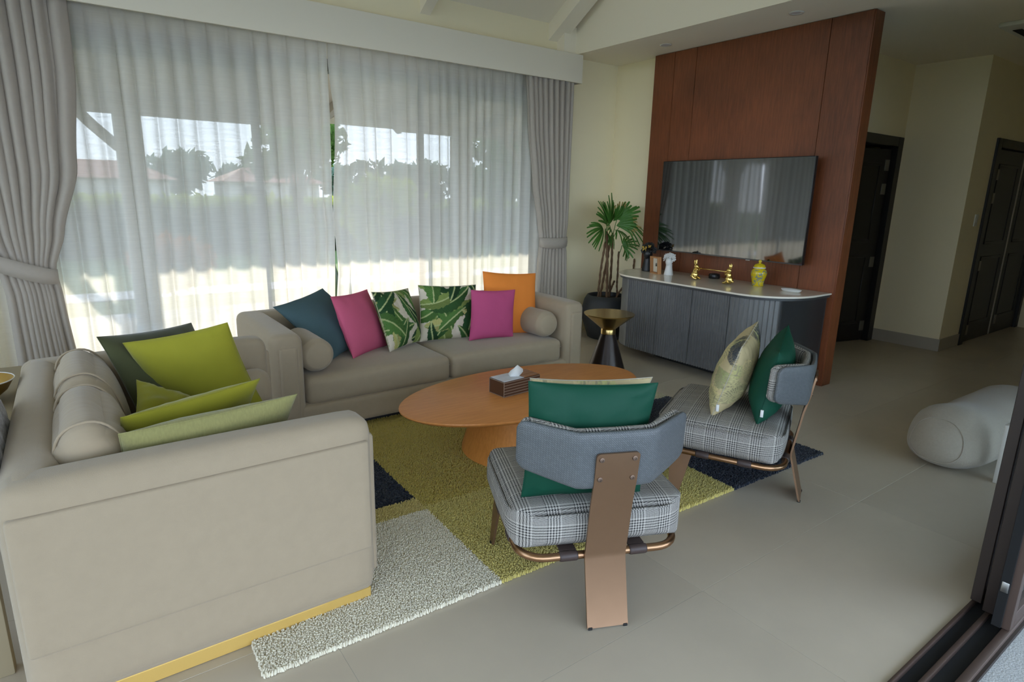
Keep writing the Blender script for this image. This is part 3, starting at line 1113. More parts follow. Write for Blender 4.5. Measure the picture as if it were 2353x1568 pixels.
def bolster(label, loc, axis, L, r):
    b = thing('bolster', label, 'cushion', loc, group=None, rz=axis)
    bm = bmesh.new()
    prof = []
    for k in range(9):
        a = PI / 2 * k / 8
        prof.append((r * (0.62 + 0.38 * math.sin(a)) if k else 0.0, -L / 2 + 0.05 * (1 - math.cos(a)) * 0 + 0.045 * math.sin(a) ** 2))
    prof[0] = (0.0, -L / 2 - 0.004)
    mid = [(r * 1.01, z) for z in np.linspace(-L / 2 + 0.07, L / 2 - 0.07, 8)]
    end = [(a, -z) for a, z in prof[::-1]]
    lathe(bm, prof + mid + end, 32, cap=False)
    for v in bm.verts:
        v.co = Vector((v.co.x, v.co.z, v.co.y))
        v.co += mnoise.noise_vector(v.co * 8) * 0.003
    finish(bm, 'cover', M['sofa'], b)
    return b


bolster('round beige bolster against the left arm of the long sofa', (1.165, 3.84, 0.50), 0.0, 0.46, 0.105)
bolster('round beige bolster against the right arm of the long sofa, beside orange cushion', (2.995, 3.84, 0.50), 0.0, 0.46, 0.105)
bolster('round beige bolster at the far arm of the two-seat sofa, beside lime cushion', (0.50, 3.16, 0.505), PI / 2, 0.50, 0.10)

# --- cushions on the long sofa
c_teal = mat('teal_cloth', (0.062, 0.105, 0.115), 0.9, bump=0.25, bscale=600, spec=0.15, var=0.12, vscale=300)
c_pink = mat('pink_cloth', (0.58, 0.115, 0.20), 0.9, bump=0.3, bscale=500, spec=0.15, var=0.16, vscale=350, stretch=(1, 1, 4))
c_mag = mat('magenta_cloth', (0.50, 0.085, 0.20), 0.9, bump=0.3, bscale=500, spec=0.15, var=0.16, vscale=350, stretch=(1, 1, 4))
c_orange = mat('orange_cloth', (0.82, 0.255, 0.045), 0.9, bump=0.25, bscale=500, spec=0.15, var=0.08, vscale=300)
c_dark = mat('dark_olive_velvet', (0.060, 0.066, 0.026), 0.8, bump=0.2, bscale=300, spec=0.2, sheen=0.3)
c_lime = mat('lime_velvet', (0.275, 0.262, 0.017), 0.75, bump=0.2, bscale=400, spec=0.2, sheen=0.25, var=0.10, vscale=9)
c_sage = mat('sage_chenille', (0.29, 0.275, 0.105), 0.8, bump=0.35, bscale=300, spec=0.2, sheen=0.25, var=0.22, vscale=60, stretch=(3, 1, 1))
c_green = mat('emerald_cotton', (0.0032, 0.060, 0.033), 0.6, bump=0.15, bscale=600, spec=0.25)
c_print = attr_mat('printed_cotton')

pillow('throw_cushion', [(1.052, 4.152, 0.734), (1.451, 4.335, 0.806), (1.714, 4.041, 0.475), (1.315, 3.832, 0.405)], 0.17, c_teal,
       'dark teal cushion leaning in the left corner of the long sofa', seed=1)
pillow('throw_cushion', [(1.370, 3.940, 0.809), (1.726, 4.180, 0.800), (1.815, 4.041, 0.392), (1.455, 3.800, 0.402)], 0.15, c_pink,
       'rose pink cushion between teal cushion and leaf print cushion', seed=2)
pillow('throw_cushion', [(1.668, 3.962, 0.815), (2.060, 4.190, 0.783), (2.115, 4.063, 0.390), (1.735, 3.832, 0.400)], 0.14, c_print,
       'green banana leaf print cushion, tilted, right of the rose pink cushion', n=110, print_fn=leaf_print, seed=11)
pillow('throw_cushion', [(2.095, 4.090, 0.818), (2.560, 4.011, 0.800), (2.535, 3.943, 0.380), (2.065, 4.022, 0.395)], 0.15, c_print,
       'wider green banana leaf print cushion, upright in the sofa centre', n=120, print_fn=leaf_print, seed=4)
pillow('throw_cushion', [(2.410, 3.840, 0.792), (2.790, 3.800, 0.772), (2.772, 3.790, 0.395), (2.388, 3.830, 0.405)], 0.13, c_mag,
       'magenta cushion in front of the orange cushion', seed=5)
pillow('throw_cushion', [(2.650, 4.050, 0.895), (3.130, 3.980, 0.860), (3.070, 3.860, 0.372), (2.590, 3.940, 0.385)], 0.15, c_orange,
       'tall orange cushion at the right end of the long sofa', seed=6)
# --- cushions on the two-seat sofa
pillow('throw_cushion', [(0.048, 3.063, 0.872), (0.448, 3.350, 0.838), (0.584, 3.127, 0.418), (0.185, 2.840, 0.442)], 0.15, c_dark,
       'dark olive cushion behind the big lime cushion', seed=7)
pillow('throw_cushion', [(0.135, 3.000, 0.848), (0.530, 2.885, 0.916), (0.664, 2.930, 0.500), (0.275, 3.060, 0.440)], 0.16, c_lime,
       'big lime green cushion standing against the dark olive one', seed=8)
pillow('throw_cushion', [(0.158, 2.84, 0.722), (0.42, 2.86, 0.560), (0.38, 2.62, 0.43), (0.115, 2.60, 0.60)], 0.13, c_lime,
       'crumpled lime cushion lying low between back cushion and big lime cushion', seed=9, wr=0.012)
pillow('throw_cushion', [(0.522, 2.325, 0.804), (0.066, 2.198, 0.781), (0.02, 2.470, 0.42), (0.456, 2.610, 0.420)], 0.15, c_lime,
       'lime cushion seen edge-on just behind the sage cushion', seed=10)
pillow('throw_cushion', [(0.597, 2.120, 0.787), (0.050, 2.035, 0.785), (0.030, 2.283, 0.418), (0.570, 2.372, 0.418)], 0.16, c_sage,
       'sage green chenille cushion leaning on the near sofa arm', seed=12)

# --- coffee table
ct = thing('coffee_table', 'oval teak coffee table with conical pedestal on the rug', 'table', (2.06, 2.66, 0))
bm = bmesh.new()
lathe(bm, [(0.0, 0.372), (0.93, 0.372), (0.965, 0.376), (0.995, 0.388), (1.0, 0.394), (0.998, 0.399), (0.992, 0.400), (0.0, 0.400)], 96, sx=0.793, sy=0.425, cap=False)
finish(bm, 'tabletop', M['table'], ct, sharp=35)
bm = bmesh.new()
lathe(bm, [(0.345, RZ), (0.345, 0.03), (0.245, 0.372), (0.2, 0.372)], 64, cy=0.07)
finish(bm, 'pedestal', M['table_base'], ct, sharp=35)

# --- tissue box
tb = thing('tissue_box', 'striped brown tissue box with a white tissue on the coffee table', 'box', (1.851, 2.602, 0.4), math.radians(5.0))
stripe = mat('walnut_dark_veneer', (0.075, 0.034, 0.018), 0.35)
line_c = mat('silver_inlay', (0.42, 0.38, 0.32), 0.35, metal=0.6)
cw = [(-0.0, 0.128), (0.28, 0.128), (0.28, 0.0), (0.0, 0.0)]
box('body', stripe, 0.0, 0.272, 0.0, 0.130, 0.0, 0.088, tb, bevel=0.002, seg=1)
for z in (0.004, 0.020, 0.036, 0.052, 0.068, 0.084):
    box('inlay_line', line_c, 0.002, 0.270, -0.0012, 0.001, z - 0.0014, z + 0.0014, tb)
for (a, b, c, d) in ((-0.0012, 0.001, 0.0, 0.0025), (-0.0012, 0.001, 0.1275, 0.130)):
    box('inlay_line', line_c, a, b, c, d, 0.0, 0.088, tb)
for z in (0.003, 0.085):
    box('inlay_line', line_c, -0.0012, 0.001, 0.0, 0.13, z - 0.0014, z + 0.0014, tb)
lid_w = mat('pale_lid_inlay', (0.55, 0.56, 0.58), 0.25)
lid_o = wood_mat('orange_lid_veneer', (0.24, 0.09, 0.03), (0.36, 0.15, 0.05), 0.3, 1)
for k in range(3):
    box('lid_strip', lid_w, 0.004, 0.150, 0.005 + 0.041 * k, 0.043 + 0.041 * k, 0.088, 0.092, tb, bevel=0.0008, seg=1)
    box('lid_strip', lid_o, 0.153, 0.268, 0.005 + 0.041 * k, 0.043 + 0.041 * k, 0.088, 0.092, tb, bevel=0.0008, seg=1)
bm = bmesh.new()
n = 9
gr = [[None] * n for _ in range(5)]
for j in range(5):
    for i in range(n):
        a = 2 * PI * i / (n - 1)
        r = (0.030, 0.034, 0.030, 0.018, 0.002)[j] * (1 + 0.25 * math.sin(3 * a + j))
        gr[j][i] = bm.verts.new((0.135 + r * 1.35 * math.cos(a) + 0.006 * j * .6, 0.062 + r * .7 * math.sin(a), 0.090 + (0, 0.014, 0.030, 0.045, 0.060)[j]))
for j in range(4):
    for i in range(n - 1):
        bm.faces.new((gr[j][i], gr[j][i + 1], gr[j + 1][i + 1], gr[j + 1][i]))
finish(bm, 'tissue', M['white_paper'], tb)


# --- lounge chairs.  local frame: +Y forward, origin under the rear tube
def lounge_chair(label, loc, heading, zleg, zfoot):
    ch = thing('lounge_chair', label, 'chair', loc, math.radians(heading - 90), group='plaid lounge chairs on the rug')
    bm = bmesh.new()
    soft_box(bm, 0.008, 0.315, 0.345, 0.69, 0.61, 0.155, 0.055, bulge=(0.006, 0.006, 0.022), n=22)
    # soften the plan corners
    for v in bm.verts:
        x, y = v.co.x, v.co.y - 0.315
        r = 0.13
        ix, iy = abs(x) - (0.345 - r), abs(y) - (0.305 - r)
        if ix > 0 and iy > 0:
            d = math.hypot(ix, iy)
            if d > r:
                v.co.x = math.copysign(0.345 - r + ix * r / d, x)
                v.co.y = 0.315 + math.copysign(0.305 - r + iy * r / d, y)
    seat = finish(bm, 'seat_cushion', M['plaid'], ch, uv=True)
    bm = bmesh.new()
    pts = []
    hw, y0, y1, rr = 0.334, 0.012, 0.618, 0.12
    for cx, cy, a0 in ((hw - rr, y1 - rr, 0), (-hw + rr, y1 - rr, 90), (-hw + rr, y0 + rr, 180), (hw - rr, y0 + rr, 270)):
        for q in range(9):
            a = math.radians(a0 + 90 * q / 8)
            pts.append((cx + rr * math.cos(a), cy + rr * math.sin(a), 0.402))
    tube(bm, pts, 0.004, 6, closed=True)
    finish(bm, 'piping', M['plaid'], seat, uv=True)

    # tube frame
    def loop(hw, y0, y1, rr, z, k=8):
        pts = []
        for cx, cy, a0 in ((hw - rr, y1 - rr, 0), (-hw + rr, y1 - rr, 90), (-hw + rr, y0 + rr, 180), (hw - rr, y0 + rr, 270)):
            for q in range(k + 1):
                a = math.radians(a0 + 90 * q / k)
                pts.append((cx + rr * math.cos(a), cy + rr * math.sin(a), z))
        return pts
    TZ = 0.248
    bm = bmesh.new()
    tube(bm, loop(0.305, 0.0, 0.565, 0.10, TZ), 0.0145, 14, closed=True)
    finish(bm, 'seat_frame', M['copper'], ch)
    # leather sleeves
    for a, b in (((-0.165, 0.0), (-0.098, 0.0)), ((0.098, 0.0), (0.165, 0.0)), ((-0.305, 0.14), (-0.305, 0.205)), ((-0.305, 0.34), (-0.305, 0.405)),
                 ((0.305, 0.14), (0.305, 0.205)), ((0.305, 0.34), (0.305, 0.405)), ((-0.165, 0.565), (-0.10, 0.565)), ((0.10, 0.565), (0.165, 0.565))):
        bm = bmesh.new()
        A, B = Vector((a[0], a[1], TZ)), Vector((b[0], b[1], TZ))
        tube(bm, [A, A.lerp(B, .08), A.lerp(B, .92), B], [0.0165, 0.0185, 0.0185, 0.0165], 14)
        finish(bm, 'leather_sleeve', M['leather'], ch)
    # slats under the cushion
    for x in (-0.13, 0.13):
        box('support_strap', M['leather'], x - 0.03, x + 0.03, 0.01, 0.56, 0.258, 0.266, ch)
    # rear strap: foot, kink, upright
    prof = [(-0.085, zfoot), (-0.078, zfoot + 0.02), (-0.020, 0.240), (-0.020, 0.262), (-0.050, 0.48), (-0.068, 0.56), (-0.084, 0.672)]
    bm = bmesh.new()
    th = 0.0045
    hw = 0.0765
    rows = []
    for (y, z) in prof:
        wv = hw
        rows.append([bm.verts.new((-wv, y - th, z)), bm.verts.new((wv, y - th, z)), bm.verts.new((wv, y + th, z)), bm.verts.new((-wv, y + th, z))])
    for a, b in zip(rows[:-1], rows[1:]):
        for i in range(4):
            bm.faces.new((a[i], a[(i + 1) % 4], b[(i + 1) % 4], b[i]))
    bm.faces.new(rows[0][::-1])
    bm.faces.new(rows[-1])
    tops = [e for e in bm.edges if all(abs(v.co.z - 0.672) < 1e-4 for v in e.verts) and abs(e.verts[0].co.x - e.verts[1].co.x) < 1e-5]
    bmesh.ops.bevel(bm, geom=tops, offset=0.014, segments=4, profile=0.5, affect='EDGES')
    strap = finish(bm, 'back_strap', M['metal_strap'], ch, sharp=22)
    for sx, z, y in ((-0.058, 0.650, -0.0850), (0.058, 0.650, -0.0850), (-0.058, 0.575, -0.0745), (0.058, 0.575, -0.0745)):
        bm = bmesh.new()
        lathe(bm, [(0.0, 0.0030), (0.0035, 0.0030), (0.0040, 0.0045), (0.0085, 0.0040), (0.0095, 0.0)], 16)
        s = finish(bm, 'screw', M['screw'], strap, loc=(sx, y, z), rot=(math.radians(90 - 7), 0, 0), sharp=30)
    for sx in (-0.066, 0.066):
        box('foot_glide', M['rubber_and_shade'], sx - 0.008, sx + 0.008, -0.092, -0.076, zfoot - 0.006, zfoot + 0.004, strap, bevel=0.002)
    # backrest: woven shell outside, plaid pad inside
    nu, nv = 36, 14

    def panel_pt(u, v):
        au = abs(u)
        wing = max(0.0, au - 0.42)
        y = -0.062 + 0.125 * (wing / 0.58) ** 1.1 + 0.012 * au
        zt = 0.742 + 0.012 * max(0, au - .4) / .6
        zb = 0.535 + 0.040 * max(0.0, au - 0.38) / 0.62
        if au > 0.90:
            k = (au - 0.90) / 0.10
            d = 0.040 * (1 - math.sqrt(max(0, 1 - k * k)))
            zt -= d
            zb += d
        z = zb + (zt - zb) * v
        y -= 0.028 * (z - 0.60) * 1.6
        return Vector((u * 0.315, y, z))

    def shell(name, off0, off1, m, edge_round):
        bm = bmesh.new()
        G = {}
        for side, off in ((0, off0), (1, off1)):
            for i in range(nu + 1):
                u = math.sin((2 * i / nu - 1) * PI / 2)
                for j in range(nv + 1):
                    v = 0.5 + 0.5 * math.sin((2 * j / nv - 1) * PI / 2)
                    p = panel_pt(u, v)
                    e = min(1.0, 4.5 * min(v, 1 - v), 9 * (1 - abs(u)))
                    t_ = (1 - (1 - e) ** 2) ** .5 if edge_round else 1.0
                    mid = (off0 + off1) / 2
                    o_ = mid + (off - mid) * (0.25 + 0.75 * t_)
                    # move along approximate forward normal (tilts inwards on the wings)
                    wing = max(0.0, abs(u) - 0.42)
                    nx = -math.copysign(0.55 * min(1, wing * 3), u)
                    nrm = Vector((nx, 1.0, 0)).normalized()
                    G[side, i, j] = bm.verts.new(p + nrm * o_)
        for side in (0, 1):
            for i in range(nu):
                for j in range(nv):
                    bm.faces.new((G[side, i, j], G[side, i + 1, j], G[side, i + 1, j + 1], G[side, i, j + 1]))
        for i in range(nu):
            for j in (0, nv):
                bm.faces.new((G[0, i, j], G[0, i + 1, j], G[1, i + 1, j], G[1, i, j]))
        for j in range(nv):
            for i in (0, nu):
                bm.faces.new((G[0, i, j], G[0, i, j + 1], G[1, i, j + 1], G[1, i, j]))
        return finish(bm, name, m, ch, uv=True)
    shell('back_shell', -0.012, 0.016, M['woven'], True)
    shell('back_pad', 0.014, 0.058, M['plaid'], True)
    # front legs: tapered flat plates in the side planes
    for sx in (-1, 1):
        bm = bmesh.new()
        out = [(0.535, 0.236), (0.425, 0.236), (0.470, zleg + 0.004), (0.522, zleg + 0.004)]
        a = [bm.verts.new((sx * 0.297 - 0.005, y, z)) for y, z in out]
        b = [bm.verts.new((sx * 0.297 + 0.005, y, z)) for y, z in out]
        for v in a + b:
            if v.co.z < 0.1:
                v.co.x += sx * 0.020
        bm.faces.new(a)
        bm.faces.new(b[::-1])
        for i in range(4):
            bm.faces.new((a[i], a[(i + 1) % 4], b[(i + 1) % 4], b[i]))
        lg = finish(bm, 'front_leg', M['metal_strap'], ch, smooth=False)
        box('foot_glide', M['rubber_and_shade'], sx * 0.317 - 0.008, sx * 0.317 + 0.008, 0.485, 0.505, zleg - 0.004, zleg + 0.006, lg, bevel=0.002)
    return ch


lounge_chair('plaid lounge chair seen from behind, with grey woven back and bronze strap', (1.43, 1.375, 0), 66, RZ, 0.006)
lounge_chair('plaid lounge chair seen from its side, near the sideboard', (2.885, 1.515, 0), 116, RZ, 0.006)


def from_chair(o, hd, pts):
    h = math.radians(hd)
    F = Vector((math.cos(h), math.sin(h), 0))
    R_ = Vector((math.sin(h), -math.cos(h), 0))
    return [Vector((o[0], o[1], 0)) + F * y + R_ * x + Vector((0, 0, z)) for x, y, z in pts]


pillow('throw_cushion', [(1.215, 1.565, 0.880), (1.620, 1.345, 0.865), (1.617, 1.388, 0.425), (1.224, 1.602, 0.425)], 0.13, c_green,
       'emerald green cushion behind the woven back of the near chair', seed=13, wr=0.010)
pillow('throw_cushion', [(1.264, 1.620, 0.868), (1.700, 1.440, 0.848), (1.690, 1.570, 0.430), (1.385, 1.700, 0.430)], 0.13, c_print,
       'palm print cushion mostly hidden behind the green one on the near chair', n=90, print_fn=palm_print, seed=21, wr=0.009)
HB = 116
OB = (2.885, 1.515)
tagm = M['white_paper']
pg = pillow('throw_cushion', from_chair(OB, HB, [(-0.215, 0.085, 0.80), (0.225, 0.085, 0.855), (0.235, 0.14, 0.435), (-0.225, 0.145, 0.425)]), 0.19, c_green,
            'emerald green cushion against the back of the far chair', seed=14)
pp = pillow('throw_cushion', from_chair(OB, HB, [(-0.215, 0.255, 0.80), (0.225, 0.235, 0.86), (0.235, 0.345, 0.44), (-0.225, 0.36, 0.425)]), 0.18, c_print,
            'cream palm print cushion at the front on the far chair', n=120, print_fn=palm_print, seed=22)
for p_, c_ in ((pg, (-0.222, 0.128, 0.49)), (pp, (-0.222, 0.335, 0.48))):
    q = from_chair(OB, HB, [c_])[0] - p_.location
    bm = bmesh.new()
    add_box(bm, -0.002, 0.006, -0.007, 0.007, -0.02, 0.016, 0.001, 1)
    finish(bm, 'care_tag', M['white_paper'], p_, loc=q, rot=(0, 0, math.radians(HB + 90)))

# --- side table
st = thing('side_table', 'brass hourglass side table with dark cone base beside the long sofa', 'table', (3.70, 3.66, 0))
bm = bmesh.new()
lathe(bm, [(0.0, 0.0), (0.165, 0.0), (0.168, 0.006), (0.062, 0.340), (0.0, 0.340)], 56, cap=False)
finish(bm, 'base_cone', M['cone_dark'], st, sharp=30)
bm = bmesh.new()
lathe(bm, [(0.061, 0.338), (0.064, 0.342), (0.064, 0.378), (0.061, 0.384)], 48)
finish(bm, 'collar', M['brass'], st, sharp=30)
bm = bmesh.new()
lathe(bm, [(0.0, 0.384), (0.060, 0.384), (0.215, 0.510), (0.2175, 0.518), (0.214, 0.520), (0.0, 0.5185)], 64, cap=False)
finish(bm, 'tray_top', M['brass'], st, sharp=30)

# --- sideboard with bowed front and rounded ends
sb = thing('sideboard', 'charcoal slatted sideboard with rounded ends and marble top', 'sideboard', (0, 0, 0))


def sb_path(inset, n=22):
    """plan outline from the wall at the left end, round the front, to the wall at the right end"""
    xf, xb = 4.205 + inset, 4.908
    yl, yr = 4.315 - inset, 2.395 + inset
    rx, ry = 0.46 - inset * .3, 0.40
    pts = [(xb, yl)]
    for q in range(n + 1):
        a = PI / 2 * q / n
        pts.append((xf + rx - rx * math.sin(a), yl - ry + ry * math.cos(a)))
    for q in range(n + 1):
        a = PI / 2 * q / n
        pts.append((xf + rx - rx * math.cos(a), yr + ry - ry * math.sin(a)))
    pts.append((xb, yr))
    return pts


bm = bmesh.new()
prism(bm, sb_path(0.045), 0.09, 0.752)
finish(bm, 'carcass', M['charcoal_plain'], sb, sharp=30)
bm = bmesh.new()
prism(bm, sb_path(0.26), 0.0, 0.09)
finish(bm, 'plinth', M['rubber_and_shade'], sb, sharp=30)
bm = bmesh.new()
prism(bm, sb_path(0.012), 0.744, 0.766, 0.003, 1)
finish(bm, 'top_rail', M['charcoal_plain'], sb, sharp=30)
bm = bmesh.new()
prism(bm, sb_path(0.0), 0.766, 0.780, 0.004, 2)
finish(bm, 'marble_top', M['marble'], sb, sharp=30)
# doors: ribbed fronts following the outline
path = [Vector((x, y, 0)) for x, y in sb_path(0.030, 40)]
cum = [0.0]
for a, b in zip(path[:-1], path[1:]):
    cum.append(cum[-1] + (b - a).length)


def at_len(s):
    s = max(0, min(cum[-1], s))
    for i in range(len(cum) - 1):
        if s <= cum[i + 1]:
            f = (s - cum[i]) / max(1e-9, cum[i + 1] - cum[i])
            p = path[i].lerp(path[i + 1], f)
            d = (path[i + 1] - path[i]).normalized()
            return p, Vector((d.y, -d.x, 0))
    return path[-1], Vector((1, 0, 0))


def len_at_y(y):
    best = min(range(1, len(path) - 1), key=lambda i: abs(path[i].y - y) + abs(path[i].x - 4.235))
    # front straight part: solve directly
    i0 = max(i for i in range(len(path)) if path[i].y >= y and path[i].x < 4.5) if any(p.y >= y and p.x < 4.5 for p in path) else best
    return cum[i0] + (path[i0].y - y)


def ribbed(name, s0, s1, ribs, groove=0.005, depth=0.012, ribbed_=True, m=None):
    bm = bmesh.new()
    z0, z1 = 0.095, 0.742
    cols = []
    s = s0
    pitch = (s1 - s0) / ribs
    for k in range(ribs):
        a = s0 + k * pitch
        if ribbed_:
            cols += [(a + groove * .25, -depth), (a + groove * .75, 0.0), (a + pitch - groove * .5, 0.0), (a + pitch - groove * 0.0, -depth)]
        else:
            cols += [(a, 0.0), (a + pitch, 0.0)]
    prev = None
    back = []
    for s, d in cols:
        p, nr = at_len(s)
        q = p - nr * d if False else p + nr * (-d)
        # nr points into the body: push grooves inwards
        v0 = bm.verts.new((p.x - nr.x * d, p.y - nr.y * d, z0))
        v1 = bm.verts.new((p.x - nr.x * d, p.y - nr.y * d, z1))
        if prev:
            bm.faces.new((prev[0], v0, v1, prev[1]))
        prev = (v0, v1)
        back.append((v0, v1))
    return finish(bm, name, m or M['charcoal'], sb, smooth=not ribbed_)


# measured door joints along the front
ys = [3.95, 3.585, 3.215, 2.85, 2.52]
ls = [len_at_y(y) for y in ys]
ribbed('end_panel', 0.005, ls[0] - 0.004, 14, ribbed_=False, m=M['charcoal'])
for k in range(4):
    ribbed('door', ls[k], ls[k + 1] - 0.005, 14 if k < 3 else 10)
ribbed('end_panel', ls[4], cum[-1] - 0.005, 22, ribbed_=False, m=M['charcoal_plain'])  # darker than the left end: shade put into its colour

# --- television
tv = thing('television', 'large black flat television mounted on the walnut panel', 'television', (4.80, 3.375, 1.412), rot=(0, 0, 0))
box('casing', M['tv_black'], 0.0, 0.035, -0.762, 0.762, -0.428, 0.428, tv, bevel=0.004)
tvm, tvt, tvp = new_mat('tv_screen')
tvp.inputs['Base Color'].default_value = (0.004, 0.005, 0.006, 1)
tvp.inputs['Roughness'].default_value = 0.06
tvp.inputs['IOR'].default_value = 1.9
tvp.inputs['Coat Weight'].default_value = 1.0
tvp.inputs['Coat IOR'].default_value = 1.7
tvp.inputs['Coat Roughness'].default_value = 0.04
box('screen', tvm, -0.0015, 0.002, -0.756, 0.756, -0.418, 0.422, tv)
box('bottom_bezel', mat('tv_bezel', (0.10, 0.10, 0.105), 0.3, metal=0.8), -0.003, 0.004, -0.76, 0.76, -0.429, -0.419, tv, bevel=0.001, seg=1)
box('maker_badge', M['steel'], -0.006, -0.001, -0.29, -0.25, -0.436, -0.428, tv, bevel=0.001, seg=1)
box('wall_bracket', M['tv_black'], 0.035, 0.113, -0.25, 0.25, -0.2, 0.2, tv)

TZ = 0.780


def ico(bm, c, r, sub=2, s=(1, 1, 1), rot=None):
    m_ = Matrix.Translation(Vector(c)) @ (rot.to_4x4() if rot else Matrix.Identity(4)) @ Matrix.Diagonal((r * s[0], r * s[1], r * s[2], 1))
    return bmesh.ops.create_icosphere(bm, subdivisions=sub, radius=1.0, matrix=m_)


def fuse(o, vox=0.004, smooth_it=4):
    rm = o.modifiers.new('fuse', 'REMESH')
    rm.mode = 'VOXEL'
    rm.voxel_size = vox
    rm.use_smooth_shade = True
    sm = o.modifiers.new('relax', 'SMOOTH')
    sm.iterations = smooth_it
    return o


def bust(name, label, loc, H, m, seed, rz=0.0, butterfly=False):
    """vase-like bust: long neck, small face, big head of ruffled curls"""
    b = thing(name, label, 'sculpture', loc, rz)
    bm = bmesh.new()
    lathe(bm, [(0.0, 0.0), (0.20, 0.0), (0.205, 0.03), (0.185, 0.15), (0.155, 0.30), (0.14, 0.42), (0.145, 0.50), (0.0, 0.52)], 24, cap=False)
    ico(bm, (-0.04, 0, 0.60), 0.17, 3, (1.0, 0.86, 1.15))       # head, face towards -x
    ico(bm, (-0.175, 0, 0.605), 0.04, 2, (1.2, 0.7, 1.3))       # nose
    ico(bm, (-0.16, 0, 0.535), 0.03, 2, (1.0, 1.5, 0.6))        # lips
    ico(bm, (-0.145, 0, 0.485), 0.045, 2)                       # chin
    for s in (-1, 1):
        ico(bm, (-0.13, s * 0.062, 0.655), 0.045, 2, (0.8, 1.3, 0.5))   # brow
        ico(bm, (0.0, s * 0.15, 0.60), 0.04, 2, (0.9, 0.4, 1.4))        # ear
    for v in bm.verts:
        v.co *= H
    fuse(finish(bm, 'head', m, b), 0.0035 * H / 0.28, 3)
    bm = bmesh.new()
    r = random.Random(seed)
    for k in range(95):
        a = r.uniform(0, 2 * PI)
        e = r.uniform(-0.35, 1.45)
        d = Vector((math.cos(a) * math.cos(e), math.sin(a) * math.cos(e), math.sin(e)))
        if d.x < -0.55 and d.z < 0.35:
            continue
        c = Vector((0.01, 0, 0.735)) + Vector((d.x * 0.20, d.y * 0.23, d.z * 0.20))
        rr = r.uniform(0.050, 0.075)
        # curl: small ruffled disc rosette
        rot = d.to_track_quat('Z', 'Y').to_matrix()
        for q in range(5):
            off = Vector((r.uniform(-1, 1), r.uniform(-1, 1), r.uniform(-1, 1))) * rr * .75
            ico(bm, c + off, rr * r.uniform(.35, .62), 1, (1.0, 1.0, 0.8), rot)
    for v in bm.verts:
        v.co *= H
    finish(bm, 'hair_curls', m, b, smooth=False)
    if butterfly:
        for (px_, py_, pz_, sc_) in ((-0.22, 0.03, 0.78, 1.0), (-0.16, -0.13, 0.86, 0.6)):
            bm = bmesh.new()
            for s in (-1, 1):
                for (w1, w2, z1, z2) in ((0.10, 0.035, 0.015, 0.105), (0.075, 0.02, -0.075, 0.010)):
                    vs = [bm.verts.new(Vector(p) * H * sc_) for p in ((0, 0, 0), (-0.02, s * w2, z2), (-0.03, s * w1, (z1 + z2) / 2 + 0.02), (-0.02, s * w1 * .8, z1))]
                    bm.faces.new(vs)
            bmesh.ops.solidify(bm, geom=bm.faces[:], thickness=0.002)
            finish(bm, 'butterfly', M['gold_leaf'], b, loc=(px_ * H, py_ * H, pz_ * H), smooth=False)
    return b


M['gold_leaf'] = mat('gold_leaf', (0.75, 0.52, 0.10), 0.4, metal=0.5)
bust('head_sculpture', 'black head sculpture with curly hair and gold butterfly on the sideboard', (4.665, 4.125, TZ), 0.282, M['black_resin'], 3, math.radians(12), True)
bust('head_sculpture', 'small white head sculpture with curled hair on the sideboard', (4.60, 3.80, TZ), 0.212, M['white_resin'], 5, math.radians(12))

pf = thing('picture_frame', 'small orange wooden box frame with a pinned insect on the sideboard', 'picture', (4.57, 3.935, TZ), math.radians(-14), rot=(0, math.radians(-4), math.radians(-14)))
for (y0, y1, z0, z1) in ((-0.066, -0.052, 0, 0.165), (0.052, 0.066, 0, 0.165), (-0.052, 0.052, 0, 0.014), (-0.052, 0.052, 0.151, 0.165)):
    box('frame_bar', M['frame_wood'], -0.018, 0.022, y0, y1, z0, z1, pf, bevel=0.0012, seg=1)
box('mount', M['paper'], 0.012, 0.018, -0.052, 0.052, 0.014, 0.151, pf)
bm = bmesh.new()
ico(bm, (0.009, 0, 0.082), 0.008, 2, (0.5, 0.8, 1.6))
ico(bm, (0.009, 0, 0.098), 0.005, 2, (0.6, 1, 1))
for s in (-1, 1):
    ico(bm, (0.009, s * 0.006, 0.079), 0.006, 1, (0.3, 0.7, 2.0))
    for z in (0.072, 0.084, 0.092):
        tube(bm, [(0.009, s * 0.004, z), (0.008, s * 0.014, z + 0.004), (0.010, s * 0.019, z - 0.003)], 0.0008, 4)
finish(bm, 'insect', M['insect'], pf)


